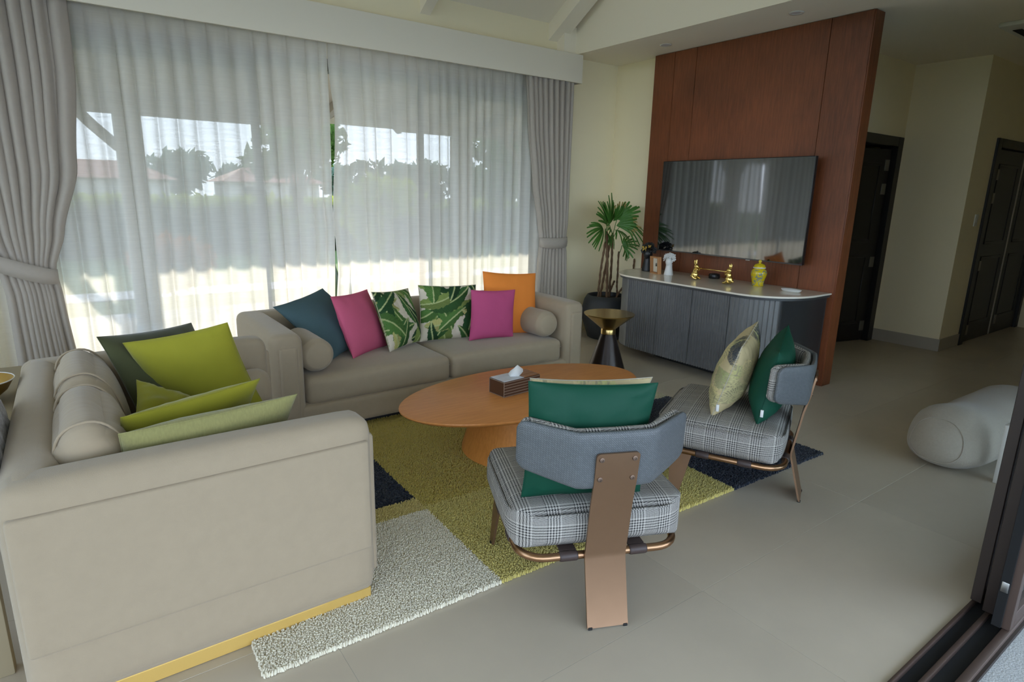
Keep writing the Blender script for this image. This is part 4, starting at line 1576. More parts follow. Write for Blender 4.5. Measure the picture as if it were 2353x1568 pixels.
def rabbit(parent, y, s):
    """upright rabbit facing along s*y, paws raised to hold the rail"""
    bm = bmesh.new()
    ico(bm, (0, y, 0.040), 0.036, 3, (0.85, 0.95, 1.12))               # haunch
    ico(bm, (0, y + s * 0.004, 0.075), 0.027, 3, (0.85, 0.85, 1.3))    # chest
    ico(bm, (0, y + s * 0.010, 0.117), 0.021, 3, (0.8, 1.12, 0.95))    # head
    ico(bm, (0, y + s * 0.028, 0.112), 0.011, 2, (0.9, 1.1, 0.8))      # muzzle
    for e in (-1, 1):
        tube(bm, [(e * 0.008, y + s * 0.002, 0.130), (e * 0.012, y - s * 0.003, 0.150), (e * 0.013, y - s * 0.002, 0.168), (e * 0.010, y, 0.178)], [0.006, 0.0085, 0.0075, 0.003], 8)
        tube(bm, [(e * 0.020, y + s * 0.008, 0.088), (e * 0.022, y + s * 0.026, 0.082), (e * 0.012, y + s * 0.038, 0.097)], [0.010, 0.0085, 0.006], 8)
        tube(bm, [(e * 0.026, y - s * 0.004, 0.030), (e * 0.028, y + s * 0.016, 0.014), (e * 0.026, y + s * 0.044, 0.008)], [0.018, 0.013, 0.008], 8)
    ico(bm, (0, y - s * 0.036, 0.026), 0.012, 2)
    o = finish(bm, 'rabbit', M['gold'], parent)
    return fuse(o, 0.0018, 1)


rb = thing('rabbit_ornament', 'gold ornament of two upright rabbits holding a rail, on the sideboard', 'ornament', (4.585, 3.305, TZ), math.radians(0))
rabbit(rb, 0.180, -1)
rabbit(rb, -0.180, 1)
bm = bmesh.new()
tube(bm, [(0, -0.17, 0.104), (0, 0.17, 0.104)], 0.0045, 10)
finish(bm, 'rail', M['gold'], rb)

pk = thing('smart_speaker', 'small round black speaker behind the gold rabbits', 'speaker', (4.80, 3.43, TZ))
bm = bmesh.new()
lathe(bm, [(0.0, 0.0), (0.046, 0.0), (0.050, 0.006), (0.050, 0.036), (0.045, 0.043), (0.0, 0.044)], 36, cap=False)
finish(bm, 'body', M['tv_black'], pk, sharp=40)
bm = bmesh.new()
lathe(bm, [(0.030, 0.0435), (0.034, 0.046), (0.038, 0.0435)], 30, cap=False)
finish(bm, 'light_ring', M['steel'], pk)

gj = thing('ginger_jar', 'yellow lidded ginger jar with grey foliage pattern on the sideboard', 'jar', (4.735, 2.945, TZ))
jm, jt, jp = new_mat('yellow_glaze')
tc = N(jt, 'ShaderNodeTexCoord')
vo = N(jt, 'ShaderNodeTexNoise')
vo.inputs['Scale'].default_value = 34
vo.inputs['Detail'].default_value = 2
vo.inputs['Distortion'].default_value = 1.2
jt.links.new(tc.outputs['Object'], vo.inputs['Vector'])
rp = N(jt, 'ShaderNodeValToRGB')
rp.color_ramp.elements[0].position = 0.53
rp.color_ramp.elements[0].color = (0.62, 0.47, 0.012, 1)
rp.color_ramp.elements[1].position = 0.57
rp.color_ramp.elements[1].color = (0.24, 0.25, 0.17, 1)
jt.links.new(vo.outputs['Fac'], rp.inputs[0])
jt.links.new(rp.outputs[0], jp.inputs['Base Color'])
jp.inputs['Roughness'].default_value = 0.15
yel = mat('yellow_glaze_plain', (0.62, 0.47, 0.012), 0.15)
bm = bmesh.new()
lathe(bm, [(0.0, 0.0), (0.046, 0.0), (0.048, 0.008), (0.047, 0.02), (0.055, 0.06), (0.064, 0.095), (0.065, 0.115), (0.058, 0.135), (0.044, 0.148), (0.042, 0.158), (0.0, 0.158)], 44, cap=False)
finish(bm, 'body', jm, gj)
bm = bmesh.new()
lathe(bm, [(0.043, 0.150), (0.051, 0.152), (0.051, 0.158), (0.043, 0.159)], 40, cap=False)
finish(bm, 'white_rim', M['white_resin'], gj)
bm = bmesh.new()
lathe(bm, [(0.048, 0.158), (0.048, 0.166), (0.038, 0.182), (0.018, 0.190), (0.009, 0.192), (0.009, 0.197), (0.013, 0.204), (0.013, 0.212), (0.007, 0.219), (0.0, 0.221)], 36, cap=False)
lid = finish(bm, 'lid', yel, gj)

dish = thing('dish', 'small white oval dish at the right end of the sideboard', 'dish', (4.70, 2.62, TZ), math.radians(5))
bm = bmesh.new()
lathe(bm, [(0.0, 0.002), (0.055, 0.002), (0.062, 0.016), (0.066, 0.017), (0.066, 0.013), (0.056, 0.0), (0.0, 0.0)], 36, sx=0.7, sy=1.25, cap=False)
finish(bm, 'bowl_rim', M['white_resin'], dish)

# --- potted lady palm in the corner
pt = thing('potted_palm', 'lady palm with bare canes in a charcoal pot in the corner', 'plant', (4.63, 4.64, 0))
bm = bmesh.new()
lathe(bm, [(0.0, 0.0), (0.17, 0.0), (0.185, 0.01), (0.255, 0.22), (0.262, 0.30), (0.235, 0.415), (0.205, 0.465), (0.195, 0.468), (0.188, 0.455), (0.19, 0.42), (0.0, 0.42)], 56, cap=False)
finish(bm, 'pot', M['pot'], pt, sharp=50)
bm = bmesh.new()
lathe(bm, [(0.0, 0.43), (0.12, 0.434), (0.19, 0.425)], 28, cap=False)
finish(bm, 'soil', M['soil'], pt)


def cane(pts, r):
    bm = bmesh.new()
    out = []
    P = [Vector((p[0] - 4.63, p[1] - 4.64, p[2])) for p in pts]
    n = 16
    for i in range(n + 1):
        t = i / n * (len(P) - 1)
        k = min(int(t), len(P) - 2)
        out.append(P[k].lerp(P[k + 1], t - k) + mnoise.noise_vector(Vector((i * .7, pts[0][0] * 50, 0))) * 0.006)
    tube(bm, out, [r * (1.15 if i % 2 else 0.85) for i in range(n + 1)], 8)
    return finish(bm, 'cane', M['cane'], pt)


cane([(4.508, 4.64, 0.42), (4.53, 4.65, 0.72), (4.59, 4.66, 1.03)], 0.011)
cane([(4.598, 4.60, 0.42), (4.61, 4.63, 0.75), (4.598, 4.66, 1.14)], 0.014)
cane([(4.575, 4.68, 0.42), (4.62, 4.67, 0.74), (4.655, 4.64, 1.10)], 0.012)
cane([(4.70, 4.67, 0.42), (4.71, 4.67, 0.78), (4.69, 4.66, 1.12)], 0.012)
cane([(4.77, 4.62, 0.42), (4.79, 4.65, 0.62), (4.80, 4.66, 0.92)], 0.010)
cane([(4.72, 4.70, 0.42), (4.745, 4.70, 0.50), (4.80, 4.70, 0.60)], 0.010)
cane([(4.70, 4.58, 0.42), (4.80, 4.59, 0.52), (4.98, 4.60, 0.71), (4.985, 4.60, 0.84)], 0.010)


def frond(c, direction, R, nf, spread, droop, tip=False, w_=0.020):
    """fan leaf: fingers radiate from the hub c about `direction`"""
    bm = bmesh.new()
    c = Vector((c[0] - 4.63, c[1] - 4.64, c[2]))
    d = Vector(direction).normalized()
    side = d.cross(Vector((0.25, -0.85, 0.35))).normalized()
    up = side.cross(d).normalized()
    r = random.Random(int(c.x * 1e4) ^ int(c.z * 1e4))
    for k in range(nf):
        a = (k / (nf - 1) - .5) * spread + r.uniform(-.05, .05)
        dd = (d * math.cos(a) + side * math.sin(a)).normalized()
        L = 1.12 * R * (1 - 0.22 * abs(a) / (spread / 2)) * r.uniform(.85, 1.08)
        lat = dd.cross(up).normalized()
        prev = None
        for q in range(6):
            t = q / 5
            p = c + dd * L * t + up * 0.02 * math.sin(t * PI) - Vector((0, 0, 1)) * droop * L * t * t
            wv = w_ * (0.30, 0.85, 1.1, 1.2, 1.15, 0.75)[q] * .6
            row = [bm.verts.new(p - lat * wv), bm.verts.new(p - up * wv * .5), bm.verts.new(p + lat * wv)]
            if prev:
                for s in (0, 1):
                    f = bm.faces.new((prev[s], prev[s + 1], row[s + 1], row[s]))
                    f.material_index = 1 if (tip and q == 5) else 0
            prev = row
    return finish(bm, 'frond', [M['leaf'], M['leaf_tip']], pt)


frond((4.60, 4.64, 1.20), (0.0, -0.05, 1.0), 0.30, 9, 1.25, 0.05)
frond((4.56, 4.62, 1.20), (-0.62, -0.15, 0.80), 0.30, 8, 1.15, 0.10)
frond((4.68, 4.60, 1.27), (0.80, -0.40, 0.45), 0.26, 10, 1.35, 0.10)
frond((4.47, 4.58, 1.17), (-0.97, -0.35, -0.02), 0.30, 10, 1.25, 0.25, w_=0.015)
frond((4.74, 4.58, 1.22), (0.75, -0.45, -0.10), 0.26, 8, 1.5, 0.45, w_=0.014)
frond((4.79, 4.60, 0.99), (0.40, -0.40, 0.12), 0.16, 9, 2.4, 0.20, w_=0.014)
frond((4.80, 4.60, 1.00), (0.05, -0.3, -0.9), 0.16, 5, 0.9, 0.0, w_=0.018)
frond((4.545, 4.60, 1.13), (0.1, -0.3, -1.0), 0.15, 4, 0.6, 0.0, w_=0.018)
frond((4.66, 4.60, 1.16), (0.15, -0.7, -0.35), 0.22, 7, 1.7, 0.3, w_=0.014)
frond((4.63, 4.60, 1.25), (0.30, -0.30, 0.90), 0.22, 8, 1.3, 0.05, tip=True)
frond((4.56, 4.58, 1.16), (-0.55, -0.6, 0.10), 0.25, 8, 1.4, 0.35, w_=0.015)
frond((4.68, 4.60, 1.20), (0.70, -0.5, 0.25), 0.24, 8, 1.2, 0.20, tip=True, w_=0.016)
for pts in (((4.60, 4.66, 1.10), (4.60, 4.64, 1.20)), ((4.598, 4.66, 1.08), (4.57, 4.64, 1.14), (4.56, 4.62, 1.20)), ((4.69, 4.66, 1.08), (4.69, 4.63, 1.2), (4.68, 4.60, 1.27)),
            ((4.59, 4.66, 1.0), (4.55, 4.63, 1.1), (4.52, 4.60, 1.17)), ((4.69, 4.66, 1.05), (4.71, 4.62, 1.15), (4.74, 4.58, 1.22)), ((4.80, 4.66, 0.88), (4.80, 4.63, 0.95), (4.80, 4.62, 0.99))):
    bm = bmesh.new()
    tube(bm, [(p[0] - 4.63, p[1] - 4.64, p[2]) for p in pts], 0.004, 6)
    finish(bm, 'leaf_stalk', M['leaf'], pt)


# =================================================================== CURTAINS
def lerp_tab(tab, z):
    """piecewise-linear table [(z, v...)] with z descending"""
    for a, b in zip(tab[:-1], tab[1:]):
        if z >= b[0]:
            f = (z - b[0]) / (a[0] - b[0])
            f = max(0.0, min(1.0, f))
            f = f * f * (3 - 2 * f) * .5 + f * .5
            return [b[i] + (a[i] - b[i]) * f for i in range(1, len(a))]
    return list(tab[-1][1:])


def fold_wave(nf, seed, n):
    """irregular fold profile sampled at n points in 0..1 -> offset in [-1,1]"""
    r = np.random.default_rng(seed)
    wdt = r.uniform(0.6, 1.4, nf)
    edges = np.concatenate([[0], np.cumsum(wdt)])
    edges /= edges[-1]
    s = np.linspace(0, 1, n)
    ph = np.interp(s, edges, np.arange(nf + 1))
    amp = np.interp(s, (edges[:-1] + edges[1:]) / 2, r.uniform(0.6, 1.15, nf))
    return ph, amp


def sheer(name, label, xa, xb, nf, seed, edge_tab=None, edge_side=1):
    n, nz = nf * 14, 46
    ph, amp = fold_wave(nf, seed, n)
    s = np.linspace(0, 1, n)
    r = np.random.default_rng(seed + 50)
    drift = np.interp(s, np.linspace(0, 1, 9), r.uniform(-0.03, 0.03, 9))
    V = []
    zs = list(np.linspace(2.82, 2.45, 10)) + list(np.linspace(2.40, 0.015, nz - 10))
    for z in zs:
        top = max(0.0, min(1.0, (z - 2.30) / 0.45))
        A = (0.030 * (1 - top) + 0.010 * top)
        low = max(0, (2.4 - z) / 2.4)
        # pinch pleats at the heading: narrow sharp ridges
        wv = np.sin(2 * PI * ph + 0.9 * low * np.sin(3 * PI * s + seed)) * amp
        sharp = np.sign(wv) * np.abs(wv) ** (0.75)
        pleat = -np.clip(np.cos(2 * PI * ph) - 0.90, 0, 1) * 10 * 0.020
        y = 4.962 + A * (1 - top) * sharp + 0.010 * low * np.sin(2 * PI * (ph * .5 + 0.3)) + top * (pleat + 0.004 * sharp)
        x = xa + (xb - xa) * s + drift * low + A * 0.45 * np.cos(2 * PI * ph) * (1 - top)
        if edge_tab is not None:
            tgt = lerp_tab(edge_tab, z)[0]
            if edge_side > 0:
                k = np.clip((s - 0.80) / 0.20, 0, 1) ** 1.5
                x = x + (tgt - x[-1]) * k
            else:
                k = np.clip((0.20 - s) / 0.20, 0, 1) ** 1.5
                x = x + (tgt - x[0]) * k
        V.append(np.stack([x, np.clip(y, 4.925, 5.0), np.full(n, z)], 1))
    V = np.concatenate(V)
    F = [(j * n + i, j * n + i + 1, (j + 1) * n + i + 1, (j + 1) * n + i) for j in range(len(zs) - 1) for i in range(n - 1)]
    o = mesh_np(name, V, F, M['sheer'])
    tag(o, label, 'curtain')
    return o


sheer('sheer_curtain', 'left white sheer curtain, up to the narrow gap in the middle', -0.62, 1.79, 21, 3,
      [(2.9, 1.792), (2.47, 1.789), (2.06, 1.792), (1.9, 1.788), (1.35, 1.776), (1.22, 1.79), (1.10, 1.782), (0.85, 1.772), (0.60, 1.760), (0.0, 1.750)], 1)
sheer('sheer_curtain', 'right white sheer curtain, from the narrow gap to the grey drape', 1.79, 4.05, 20, 8,
      [(2.9, 1.788), (2.47, 1.792), (2.06, 1.832), (1.9, 1.828), (1.35, 1.790), (1.22, 1.786), (1.10, 1.800), (0.85, 1.812), (0.60, 1.790), (0.0, 1.790)], -1)


def drape(label, tab, nf, seed, tie_z, tie_pts, yc=4.895):
    d = thing('drape', label, 'curtain', (0, 0, 0))
    n, nz = nf * 12, 60
    ph, amp = fold_wave(nf, seed, n)
    s = np.linspace(0, 1, n)
    V = []
    zs = np.linspace(2.80, 0.012, nz)
    for z in zs:
        xa, xb, A = lerp_tab(tab, z)
        wv = np.sin(2 * PI * ph + 0.4 * np.sin(z * 2 + 4 * s)) * amp
        y = yc + A * np.sign(wv) * np.abs(wv) ** 0.8 + 0.3 * A * np.sin(4 * PI * ph + z)
        x = xa + (xb - xa) * s + A * 0.6 * np.cos(2 * PI * ph)
        k = np.exp(-((z - tie_z) / 0.10) ** 2)
        y = y - 0.012 * k * np.sin(PI * s)
        V.append(np.stack([x, np.minimum(y, 4.925), np.full(n, z)], 1))
    V = np.concatenate(V)
    F = [(j * n + i, j * n + i + 1, (j + 1) * n + i + 1, (j + 1) * n + i) for j in range(nz - 1) for i in range(n - 1)]
    o = mesh_np('cloth', V, F, M['drape'], d)
    md = o.modifiers.new('thick', 'SOLIDIFY')
    md.thickness = 0.002
    # tie-back band wrapped round the gathered cloth
    bm = bmesh.new()
    prev = None
    for i in range(25):
        a = PI * i / 24
        t = (1 - math.cos(a)) / 2
        x = tie_pts[0][0] + (tie_pts[1][0] - tie_pts[0][0]) * t
        zc = tie_pts[0][1] + (tie_pts[1][1] - tie_pts[0][1]) * t - 0.018 * math.sin(a)
        y = yc - 0.012 - 0.062 * math.sin(a) ** 0.7
        h = 0.042 + 0.012 * math.sin(a)
        row = [bm.verts.new((x, y, zc - h)), bm.verts.new((x, y - 0.006, zc)), bm.verts.new((x, y, zc + h))]
        if prev:
            for q in (0, 1):
                bm.faces.new((prev[q], row[q], row[q + 1], prev[q + 1]))
        prev = row
    tb_ = finish(bm, 'tieback', M['drape'], d)
    md = tb_.modifiers.new('thick', 'SOLIDIFY')
    md.thickness = 0.006
    return d


drape('grey drape at the left of the window, gathered by a tieback', [(2.8, -0.64, 0.155, 0.026), (2.2, -0.62, 0.145, 0.028), (1.6, -0.56, 0.085, 0.028), (1.20, -0.46, -0.03, 0.026), (0.97, -0.38, -0.10, 0.020), (0.80, -0.36, -0.085, 0.024), (0.0, -0.36, -0.035, 0.030)],
      10, 5, 0.96, [(-0.43, 1.06), (-0.085, 0.925)])
drape('grey drape at the right of the window, gathered by a tieback', [(2.8, 3.655, 4.25, 0.024), (2.2, 3.70, 4.25, 0.026), (1.6, 3.78, 4.24, 0.026), (1.25, 3.85, 4.235, 0.024), (1.04, 3.885, 4.222, 0.018), (0.85, 3.87, 4.235, 0.022), (0.0, 3.83, 4.275, 0.028)],
      9, 9, 1.035, [(3.872, 1.035), (4.236, 1.035)])

# =================================================================== LEFT EDGE: console, bowl, fur throw ; RIGHT EDGE: floor lounger
M['console'] = mat('pale_console', (0.36, 0.30, 0.19), 0.6)
cs = thing('console_table', 'pale console table behind the two-seat sofa at the left edge', 'table', (-0.50, 3.05, 0))
box('table_top', M['console'], -0.22, 0.245, -0.95, 0.62, 0.60, 0.645, cs, bevel=0.006)
for y in (-0.85, 0.52):
    box('side_panel', M['console'], -0.20, 0.20, y, y + 0.05, 0.0, 0.60, cs, bevel=0.004)
bw = thing('bowl', 'round gold bowl on the pale console at the left edge', 'bowl', (-0.372, 3.10, 0.645))
bm = bmesh.new()
lathe(bm, [(0.0, 0.0), (0.05, 0.0), (0.055, 0.006), (0.10, 0.045), (0.125, 0.088), (0.128, 0.090), (0.121, 0.088), (0.095, 0.048), (0.05, 0.012), (0.0, 0.010)], 40, cap=False)
finish(bm, 'shell', mat('hammered_gold', (0.42, 0.26, 0.06), 0.4, metal=0.8, bump=0.5, bscale=60), bw)
bm = bmesh.new()
tube(bm, [(0.1265 * math.cos(a), 0.1265 * math.sin(a), 0.0895) for a in np.linspace(0, 2 * PI, 41)[:-1]], 0.0025, 6, closed=True)
finish(bm, 'rim', M['white_plain'], bw)
# fur throw hanging over the console's near end
nx_, ny_ = 40, 60
V, F = [], []
for j in range(ny_ + 1):
    for i in range(nx_ + 1):
        u, v = i / nx_, j / ny_
        x = -0.725 + 0.54 * u
        y = 2.05 + 0.72 * v
        edge = max(0.0, (u - 0.80) / 0.20)
        z = 0.70 + 0.14 * math.sin(PI * v) ** .6 * (1 - .2 * u) + 0.03 * (1 - v)
        if edge > 0:
            a = edge * PI / 2
            x = -0.725 + 0.54 * 0.80 + 0.060 * math.sin(a)
            z -= 0.36 * (1 - math.cos(a))
        p = Vector((x, y, z))
        d = mnoise.noise(Vector((u * 8, v * 10, 3))) * 0.018 + abs(mnoise.noise(Vector((u * 18, v * 24, 9)))) * 0.014
        V.append((p.x + d * .6, p.y + d * .2, p.z + d))
        if i < nx_ and j < ny_:
            b = j * (nx_ + 1) + i
            F.append((b, b + 1, b + nx_ + 2, b + nx_ + 1))
fur = mesh_np('fur_throw', V, F, M['fur'])
fur.modifiers.new('thick', 'SOLIDIFY').thickness = 0.02
tag(fur, 'grey faux fur throw bunched at the left picture edge', 'blanket')

lo = thing('floor_lounger', 'grey beige boucle floor lounger behind the sliding door stile', 'lounger', (4.44, 1.17, 0), math.radians(-3))
bm = bmesh.new()
# fat bean body: rings along x
nl, na = 34, 40


def lounger_ring(t, q, shrink=1.0):
    """point q of the body ring at t (0 = end cap near the camera .. 1)"""
    x = -0.58 + 1.35 * t
    hh = 0.176 - 0.026 * min(1.0, max(0.0, (t - 0.12) / 0.30))
    ww = 0.20 + 0.07 * t
    e = 1.0
    if t < 0.22:
        e = math.sqrt(max(0.0, 1 - (1 - t / 0.22) ** 2.4))
    if t > 0.92:
        e = math.sqrt(max(0.0, 1 - ((t - 0.92) / 0.08) ** 2))
    a = 2 * PI * q / na
    cy, cz = math.cos(a), math.sin(a)
    sq = 1.0 / (abs(cy) ** 2.4 + abs(cz) ** 2.4) ** (1 / 2.4)
    y = ww * e * cy * sq * (1 - 0.10 * cz)
    z = hh * (0.97 + 1.03 * e * cz * sq)
    p = Vector((x + 0.07 * e * cz * max(0.0, 1 - t / 0.3), y, z))
    p += mnoise.noise_vector(p * 3.5) * 0.008
    p.z = max(p.z, 0.003)
    return p


rings = [[bm.verts.new(lounger_ring(k / nl, q)) for q in range(na)] for k in range(nl + 1)]
for a, b in zip(rings[:-1], rings[1:]):
    for q in range(na):
        bm.faces.new((a[q], a[(q + 1) % na], b[(q + 1) % na], b[q]))
bmesh.ops.remove_doubles(bm, verts=bm.verts, dist=1e-4)
lb = finish(bm, 'body', M['boucle'], lo)
bm = bmesh.new()
tube(bm, [lounger_ring(0.045, q) for q in range(na)], 0.004, 6, closed=True)
finish(bm, 'end_seam', M['boucle'], lb)
wp = tag(box('white_board', M['white_plain'], 3.99, 4.05, 0.90, 0.925, 0.0, 0.34, bevel=0.003), 'narrow white upright board by the lounger, behind the door stile', 'board')

# =================================================================== OUTSIDE
G = {}
M['lawn'] = mat('lawn_grass', (0.115, 0.16, 0.035), 0.95, var=0.3, vscale=4, bump=0.5, bscale=60)
M['deck'] = mat('terrace_deck', (0.42, 0.42, 0.42), 0.7, var=0.06)
M['path'] = mat('pale_path', (0.55, 0.53, 0.50), 0.8)
M['post'] = mat('terrace_timber', (0.36, 0.31, 0.25), 0.7)
M['eave'] = mat('eave_boards', (0.55, 0.47, 0.36), 0.8)
M['roof_tile'] = mat('clay_roof', (0.42, 0.17, 0.11), 0.8)
M['house'] = mat('house_render', (0.60, 0.55, 0.50), 0.9)
M['bark'] = mat('bark', (0.12, 0.09, 0.06), 0.9)
tag(box('ground', M['lawn'], -60, 80, 8.6, 140, -0.30, -0.10), 'sunlit lawn beyond the garden terrace', 'lawn', kind='structure')
tag(box('ground_left', M['lawn'], -40, -2.75, -25, 8.6, -0.30, -0.13), 'lawn at the left side of the house', 'lawn', kind='structure')
tag(box('deck', M['deck'], -8, 14, YW + 0.2, 8.6, -0.12, -0.01), 'grey garden terrace outside the curtained window', 'terrace', kind='structure')
tag(box('garden_path', M['path'], -20, 24, 10.2, 11.0, -0.12, -0.085), 'pale garden path crossing the lawn', 'path', kind='structure')

# garden-side roof: boards, beams, brackets on posts
vr = struct('roof_terrace', 'timber terrace roof with rafters outside the window', 'roof')
bm = bmesh.new()
vs = [bm.verts.new(p) for p in ((-6, YW + 0.2, 3.05), (10, YW + 0.2, 3.05), (10, 8.35, 2.36), (-6, 8.35, 2.36))]
v2 = [bm.verts.new(v.co + Vector((0, 0, 0.05))) for v in vs]
bm.faces.new(vs)
bm.faces.new(v2[::-1])
for i in range(4):
    bm.faces.new((vs[i], vs[(i + 1) % 4], v2[(i + 1) % 4], v2[i]))
finish(bm, 'boards', M['eave'], vr, smooth=False)
for k in range(20):
    x = -5 + 0.78 * k
    box('rafter', M['post'], -0.04, 0.04, 0, 2.85, -0.10, 0.0, vr, loc=(x, YW + 0.22, 3.04), rot=(-math.atan2(0.69, 3.11), 0, 0))
# front beam; raised to a shallow arch in the middle bay
box('beam', M['post'], -6, 2.75, 7.93, 8.07, 2.245, 2.42, vr)
box('beam', M['post'], 3.85, 10, 7.93, 8.07, 2.30, 2.46, vr)
bm = bmesh.new()
top, bot = [], []
for i in range(13):
    t = i / 12
    x = 2.75 + 1.10 * t
    top.append((x, 2.75 if False else 2.56 + 0.12 * math.sin(PI * t)))
    bot.append((x, 2.27 + 0.25 * math.sin(PI * t) ** .8))
a = [bm.verts.new((x, 7.93, z)) for x, z in bot + top[::-1]]
b = [bm.verts.new((x, 8.07, z)) for x, z in bot + top[::-1]]
bm.faces.new(a)
bm.faces.new(b[::-1])
for i in range(len(a)):
    bm.faces.new((a[i], a[(i + 1) % len(a)], b[(i + 1) % len(a)], b[i]))
finish(bm, 'arch_beam', M['post'], vr, smooth=False)
for x, br in ((0.66, (-1,)), (4.84, ()), (6.1, (-1, 1)), (-1.9, (-1, 1))):
    p_ = box('column', M['post'], x - 0.125, x + 0.125, 7.88, 8.12, -0.01, 2.30, vr, bevel=0.006)
    for s in br:
        bm = bmesh.new()
        tube(bm, [(x + s * 0.10, 8.0, 1.90), (x + s * 0.30, 8.0, 2.10), (x + s * 0.46, 8.0, 2.28)], 0.055, 4)
        finish(bm, 'brace', M['post'], p_, smooth=False)


def leaves(bm, c, rad, n, size, r, mi=0):
    for _ in range(n):
        d = Vector((r.gauss(0, 1), r.gauss(0, 1), r.gauss(0, 1))).normalized() * (r.random() ** 0.4)
        p = Vector(c) + Vector((d.x * rad[0], d.y * rad[1], d.z * rad[2]))
        u = Vector((r.gauss(0, 1), r.gauss(0, 1), r.gauss(0, 1))).normalized()
        v = u.cross(Vector((r.gauss(0, 1), r.gauss(0, 1), r.gauss(0, 1)))).normalized()
        s = size * r.uniform(.6, 1.4)
        q = [bm.verts.new(p + u * s), bm.verts.new(p + v * s * .45), bm.verts.new(p - u * s), bm.verts.new(p - v * s * .45)]
        f = bm.faces.new(q)
        f.material_index = mi


def foliage_mat(name, c):
    m = bpy.data.materials.new(name)
    m.use_nodes = True
    t = m.node_tree
    t.nodes.clear()
    out = N(t, 'ShaderNodeOutputMaterial')
    d = N(t, 'ShaderNodeBsdfDiffuse')
    d.inputs[0].default_value = col4(c)
    l = N(t, 'ShaderNodeBsdfTranslucent')
    l.inputs[0].default_value = col4([min(1, x * 1.5) for x in c])
    ms = N(t, 'ShaderNodeMixShader')
    ms.inputs[0].default_value = 0.4
    t.links.new(d.outputs[0], ms.inputs[1])
    t.links.new(l.outputs[0], ms.inputs[2])
    t.links.new(ms.outputs[0], out.inputs['Surface'])
    return m


F_dark = foliage_mat('foliage_dark', (0.030, 0.065, 0.022))
F_mid = foliage_mat('foliage_mid', (0.070, 0.125, 0.028))
F_far_haze = foliage_mat('foliage_far_haze', (0.13, 0.19, 0.13))  # paler green, distance haze mixed into the leaf colour
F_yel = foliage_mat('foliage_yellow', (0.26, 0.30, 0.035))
F_org = foliage_mat('foliage_orange', (0.42, 0.15, 0.04))


def tree(name, label, loc, h, crown, m, n, size, seed, group=None, trunk=0.12, cat='tree'):
    t = thing(name, label, cat, loc, group=group)
    r = random.Random(seed)
    bm = bmesh.new()
    tube(bm, [(0, 0, -0.1), (r.uniform(-.1, .1), 0, h * .35), (r.uniform(-.2, .2), r.uniform(-.2, .2), h * .7)], [trunk, trunk * .7, trunk * .35], 8)
    for k in range(4):
        a = r.uniform(0, 2 * PI)
        tube(bm, [(0, 0, h * .4), (crown[0] * .5 * math.cos(a), crown[1] * .5 * math.sin(a), h * .75)], [trunk * .4, trunk * .12], 6)
    finish(bm, 'trunk', M['bark'], t)
    bm = bmesh.new()
    for k in range(9):
        c = (r.uniform(-.6, .6) * crown[0], r.uniform(-.6, .6) * crown[1], h - crown[2] + r.uniform(-.6, .6) * crown[2])
        leaves(bm, c, (crown[0] * .55, crown[1] * .55, crown[2] * .5), n // 9, size, r)
    o = finish(bm, 'foliage', m, t, smooth=False)
    o['kind'] = 'stuff'
    return t


# hedge along the lawn
hg = thing('hedge', 'long clipped hedge across the lawn, its top coloured yellow green as if sunlit', 'hedge', (0, 0, 0))
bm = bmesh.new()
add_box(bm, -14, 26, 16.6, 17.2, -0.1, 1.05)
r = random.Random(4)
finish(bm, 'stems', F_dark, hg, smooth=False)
bm = bmesh.new()
for k in range(9000):
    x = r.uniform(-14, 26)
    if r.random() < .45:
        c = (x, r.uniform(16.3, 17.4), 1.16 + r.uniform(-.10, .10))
        mi = 1  # sunlight painted in: top leaves take the yellow green
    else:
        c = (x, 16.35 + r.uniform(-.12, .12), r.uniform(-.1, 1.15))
        mi = 0  # shade painted in: face leaves take the dark green
    leaves(bm, c, (0.1, 0.08, 0.08), 1, 0.13, r, mi)
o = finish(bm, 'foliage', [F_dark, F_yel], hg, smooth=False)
o['kind'] = 'stuff'

tree('shrub', 'orange leaved shrub seen through the left sheer curtain', (1.15, 9.7, -0.1), 0.95, (0.62, 0.4, 0.42), F_org, 900, 0.09, 21, trunk=0.03, cat='shrub')
tree('shrub', 'yellow green croton shrub seen through the right sheer curtain', (5.2, 11.5, -0.1), 1.9, (0.9, 0.7, 0.8), F_yel, 1100, 0.11, 22, trunk=0.04, cat='shrub')
tree('shrub', 'low green shrub by the terrace post', (2.75, 9.6, -0.1), 1.2, (0.5, 0.4, 0.5), F_mid, 700, 0.09, 23, trunk=0.03, cat='shrub')
tree('tree', 'tall green tree left of the curtain gap', (3.9, 13.0, -0.1), 3.1, (1.1, 1.0, 0.7), F_mid, 1100, 0.15, 24)
tree('tree', 'broad dark tree at the right end of the window', (9.4, 13.5, -0.1), 3.3, (1.5, 1.4, 1.0), F_mid, 1700, 0.15, 25)
tree('tree', 'low dark tree behind the right sheer curtain', (7.0, 14.2, -0.1), 2.4, (1.5, 1.0, 1.0), F_dark, 2200, 0.14, 26)
ORD = ['leftmost', 'second from the left', 'third from the left', 'fourth from the left', 'fourth from the right', 'third from the right', 'second from the right', 'rightmost']
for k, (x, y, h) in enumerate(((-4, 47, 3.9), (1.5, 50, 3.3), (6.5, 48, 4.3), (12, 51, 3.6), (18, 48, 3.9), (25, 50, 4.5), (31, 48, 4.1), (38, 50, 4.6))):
    tree('distant_tree', 'distant haze-tinted tree on the skyline beyond the hedge, ' + ORD[k], (x, y, -0.1), h, (2.3, 2.0, h * .40), F_far_haze, 1100, 0.40, 40 + k, group='trees on the skyline beyond the hedge', trunk=0.2)
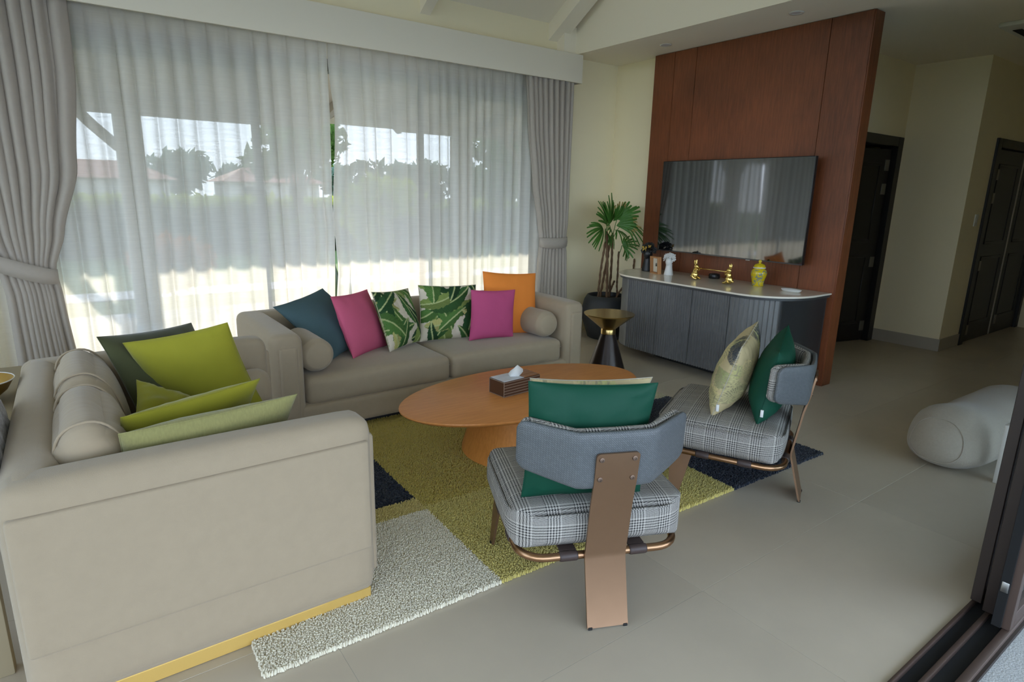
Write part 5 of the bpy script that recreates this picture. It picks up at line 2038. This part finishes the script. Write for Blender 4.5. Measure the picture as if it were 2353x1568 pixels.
for k, (x, y, w_) in enumerate(((1.5, 38, 6.0), (10.0, 39, 5.0), (-6, 38, 6))):
    hs_ = thing('house', ['low house with red clay roof beyond the hedge, left of the curtain gap', 'low house with red clay roof farther right beyond the hedge', 'low house with red clay roof at the far left'][k], 'house', (x, y, 0))
    box('walls', M['house'], -w_ / 2, w_ / 2, -2, 2, -0.1, 1.9, hs_)
    bm = bmesh.new()
    a = [bm.verts.new(p) for p in ((-w_ / 2 - .4, -2.4, 1.85), (w_ / 2 + .4, -2.4, 1.85), (w_ / 2 + .4, 2.4, 1.85), (-w_ / 2 - .4, 2.4, 1.85), (-w_ / 2 + 1.4, 0, 2.75), (w_ / 2 - 1.4, 0, 2.75))]
    for q in ((0, 1, 5, 4), (1, 2, 5), (2, 3, 4, 5), (3, 0, 4), (3, 2, 1, 0)):
        bm.faces.new([a[i] for i in q])
    finish(bm, 'roof', M['roof_tile'], hs_, smooth=False)
    for s in (-.25, .25):
        box('window', M['win_frame'], s * w_ - .5, s * w_ + .5, -2.03, -1.98, 0.7, 1.6, hs_)

# snake plant in a pot just outside the gap
sn = thing('snake_plant', 'tall pointed snake plant in a pot outside the curtain gap', 'plant', (2.00, 5.55, -0.01))
bm = bmesh.new()
lathe(bm, [(0.0, 0.0), (0.11, 0.0), (0.14, 0.30), (0.15, 0.31), (0.13, 0.31), (0.12, 0.26), (0.0, 0.26)], 28, cap=False)
finish(bm, 'pot', M['pot'], sn)
F_snake = mat('snake_leaf', (0.055, 0.115, 0.045), 0.5, var=0.4, vscale=20)
r = random.Random(3)
for k, (dx, dy, h, a) in enumerate(((-0.03, -0.03, 1.10, 0.0), (0.05, 0.03, 0.85, 0.8), (-0.06, 0.04, 0.75, -0.6), (0.07, -0.03, 0.62, 1.9), (0.0, 0.06, 0.9, 2.4))):
    bm = bmesh.new()
    prev = None
    for q in range(11):
        t = q / 10
        wd = 0.030 * (0.75 + 0.6 * math.sin(PI * min(1, t * 1.1))) * (1 - t ** 5)
        z = 0.24 + (h - 0.24) * t
        tw = a + 0.5 * t
        c = Vector((dx + 0.015 * math.sin(t * 6 + k), dy, z))
        l = Vector((math.cos(tw), math.sin(tw), 0)) * max(wd, 0.001)
        nn = Vector((-math.sin(tw), math.cos(tw), 0)) * 0.006
        row = [bm.verts.new(c - l), bm.verts.new(c + nn), bm.verts.new(c + l), bm.verts.new(c - nn)]
        if prev:
            for s in range(4):
                bm.faces.new((prev[s], prev[(s + 1) % 4], row[(s + 1) % 4], row[s]))
        prev = row
    finish(bm, 'leaf', F_snake, sn)
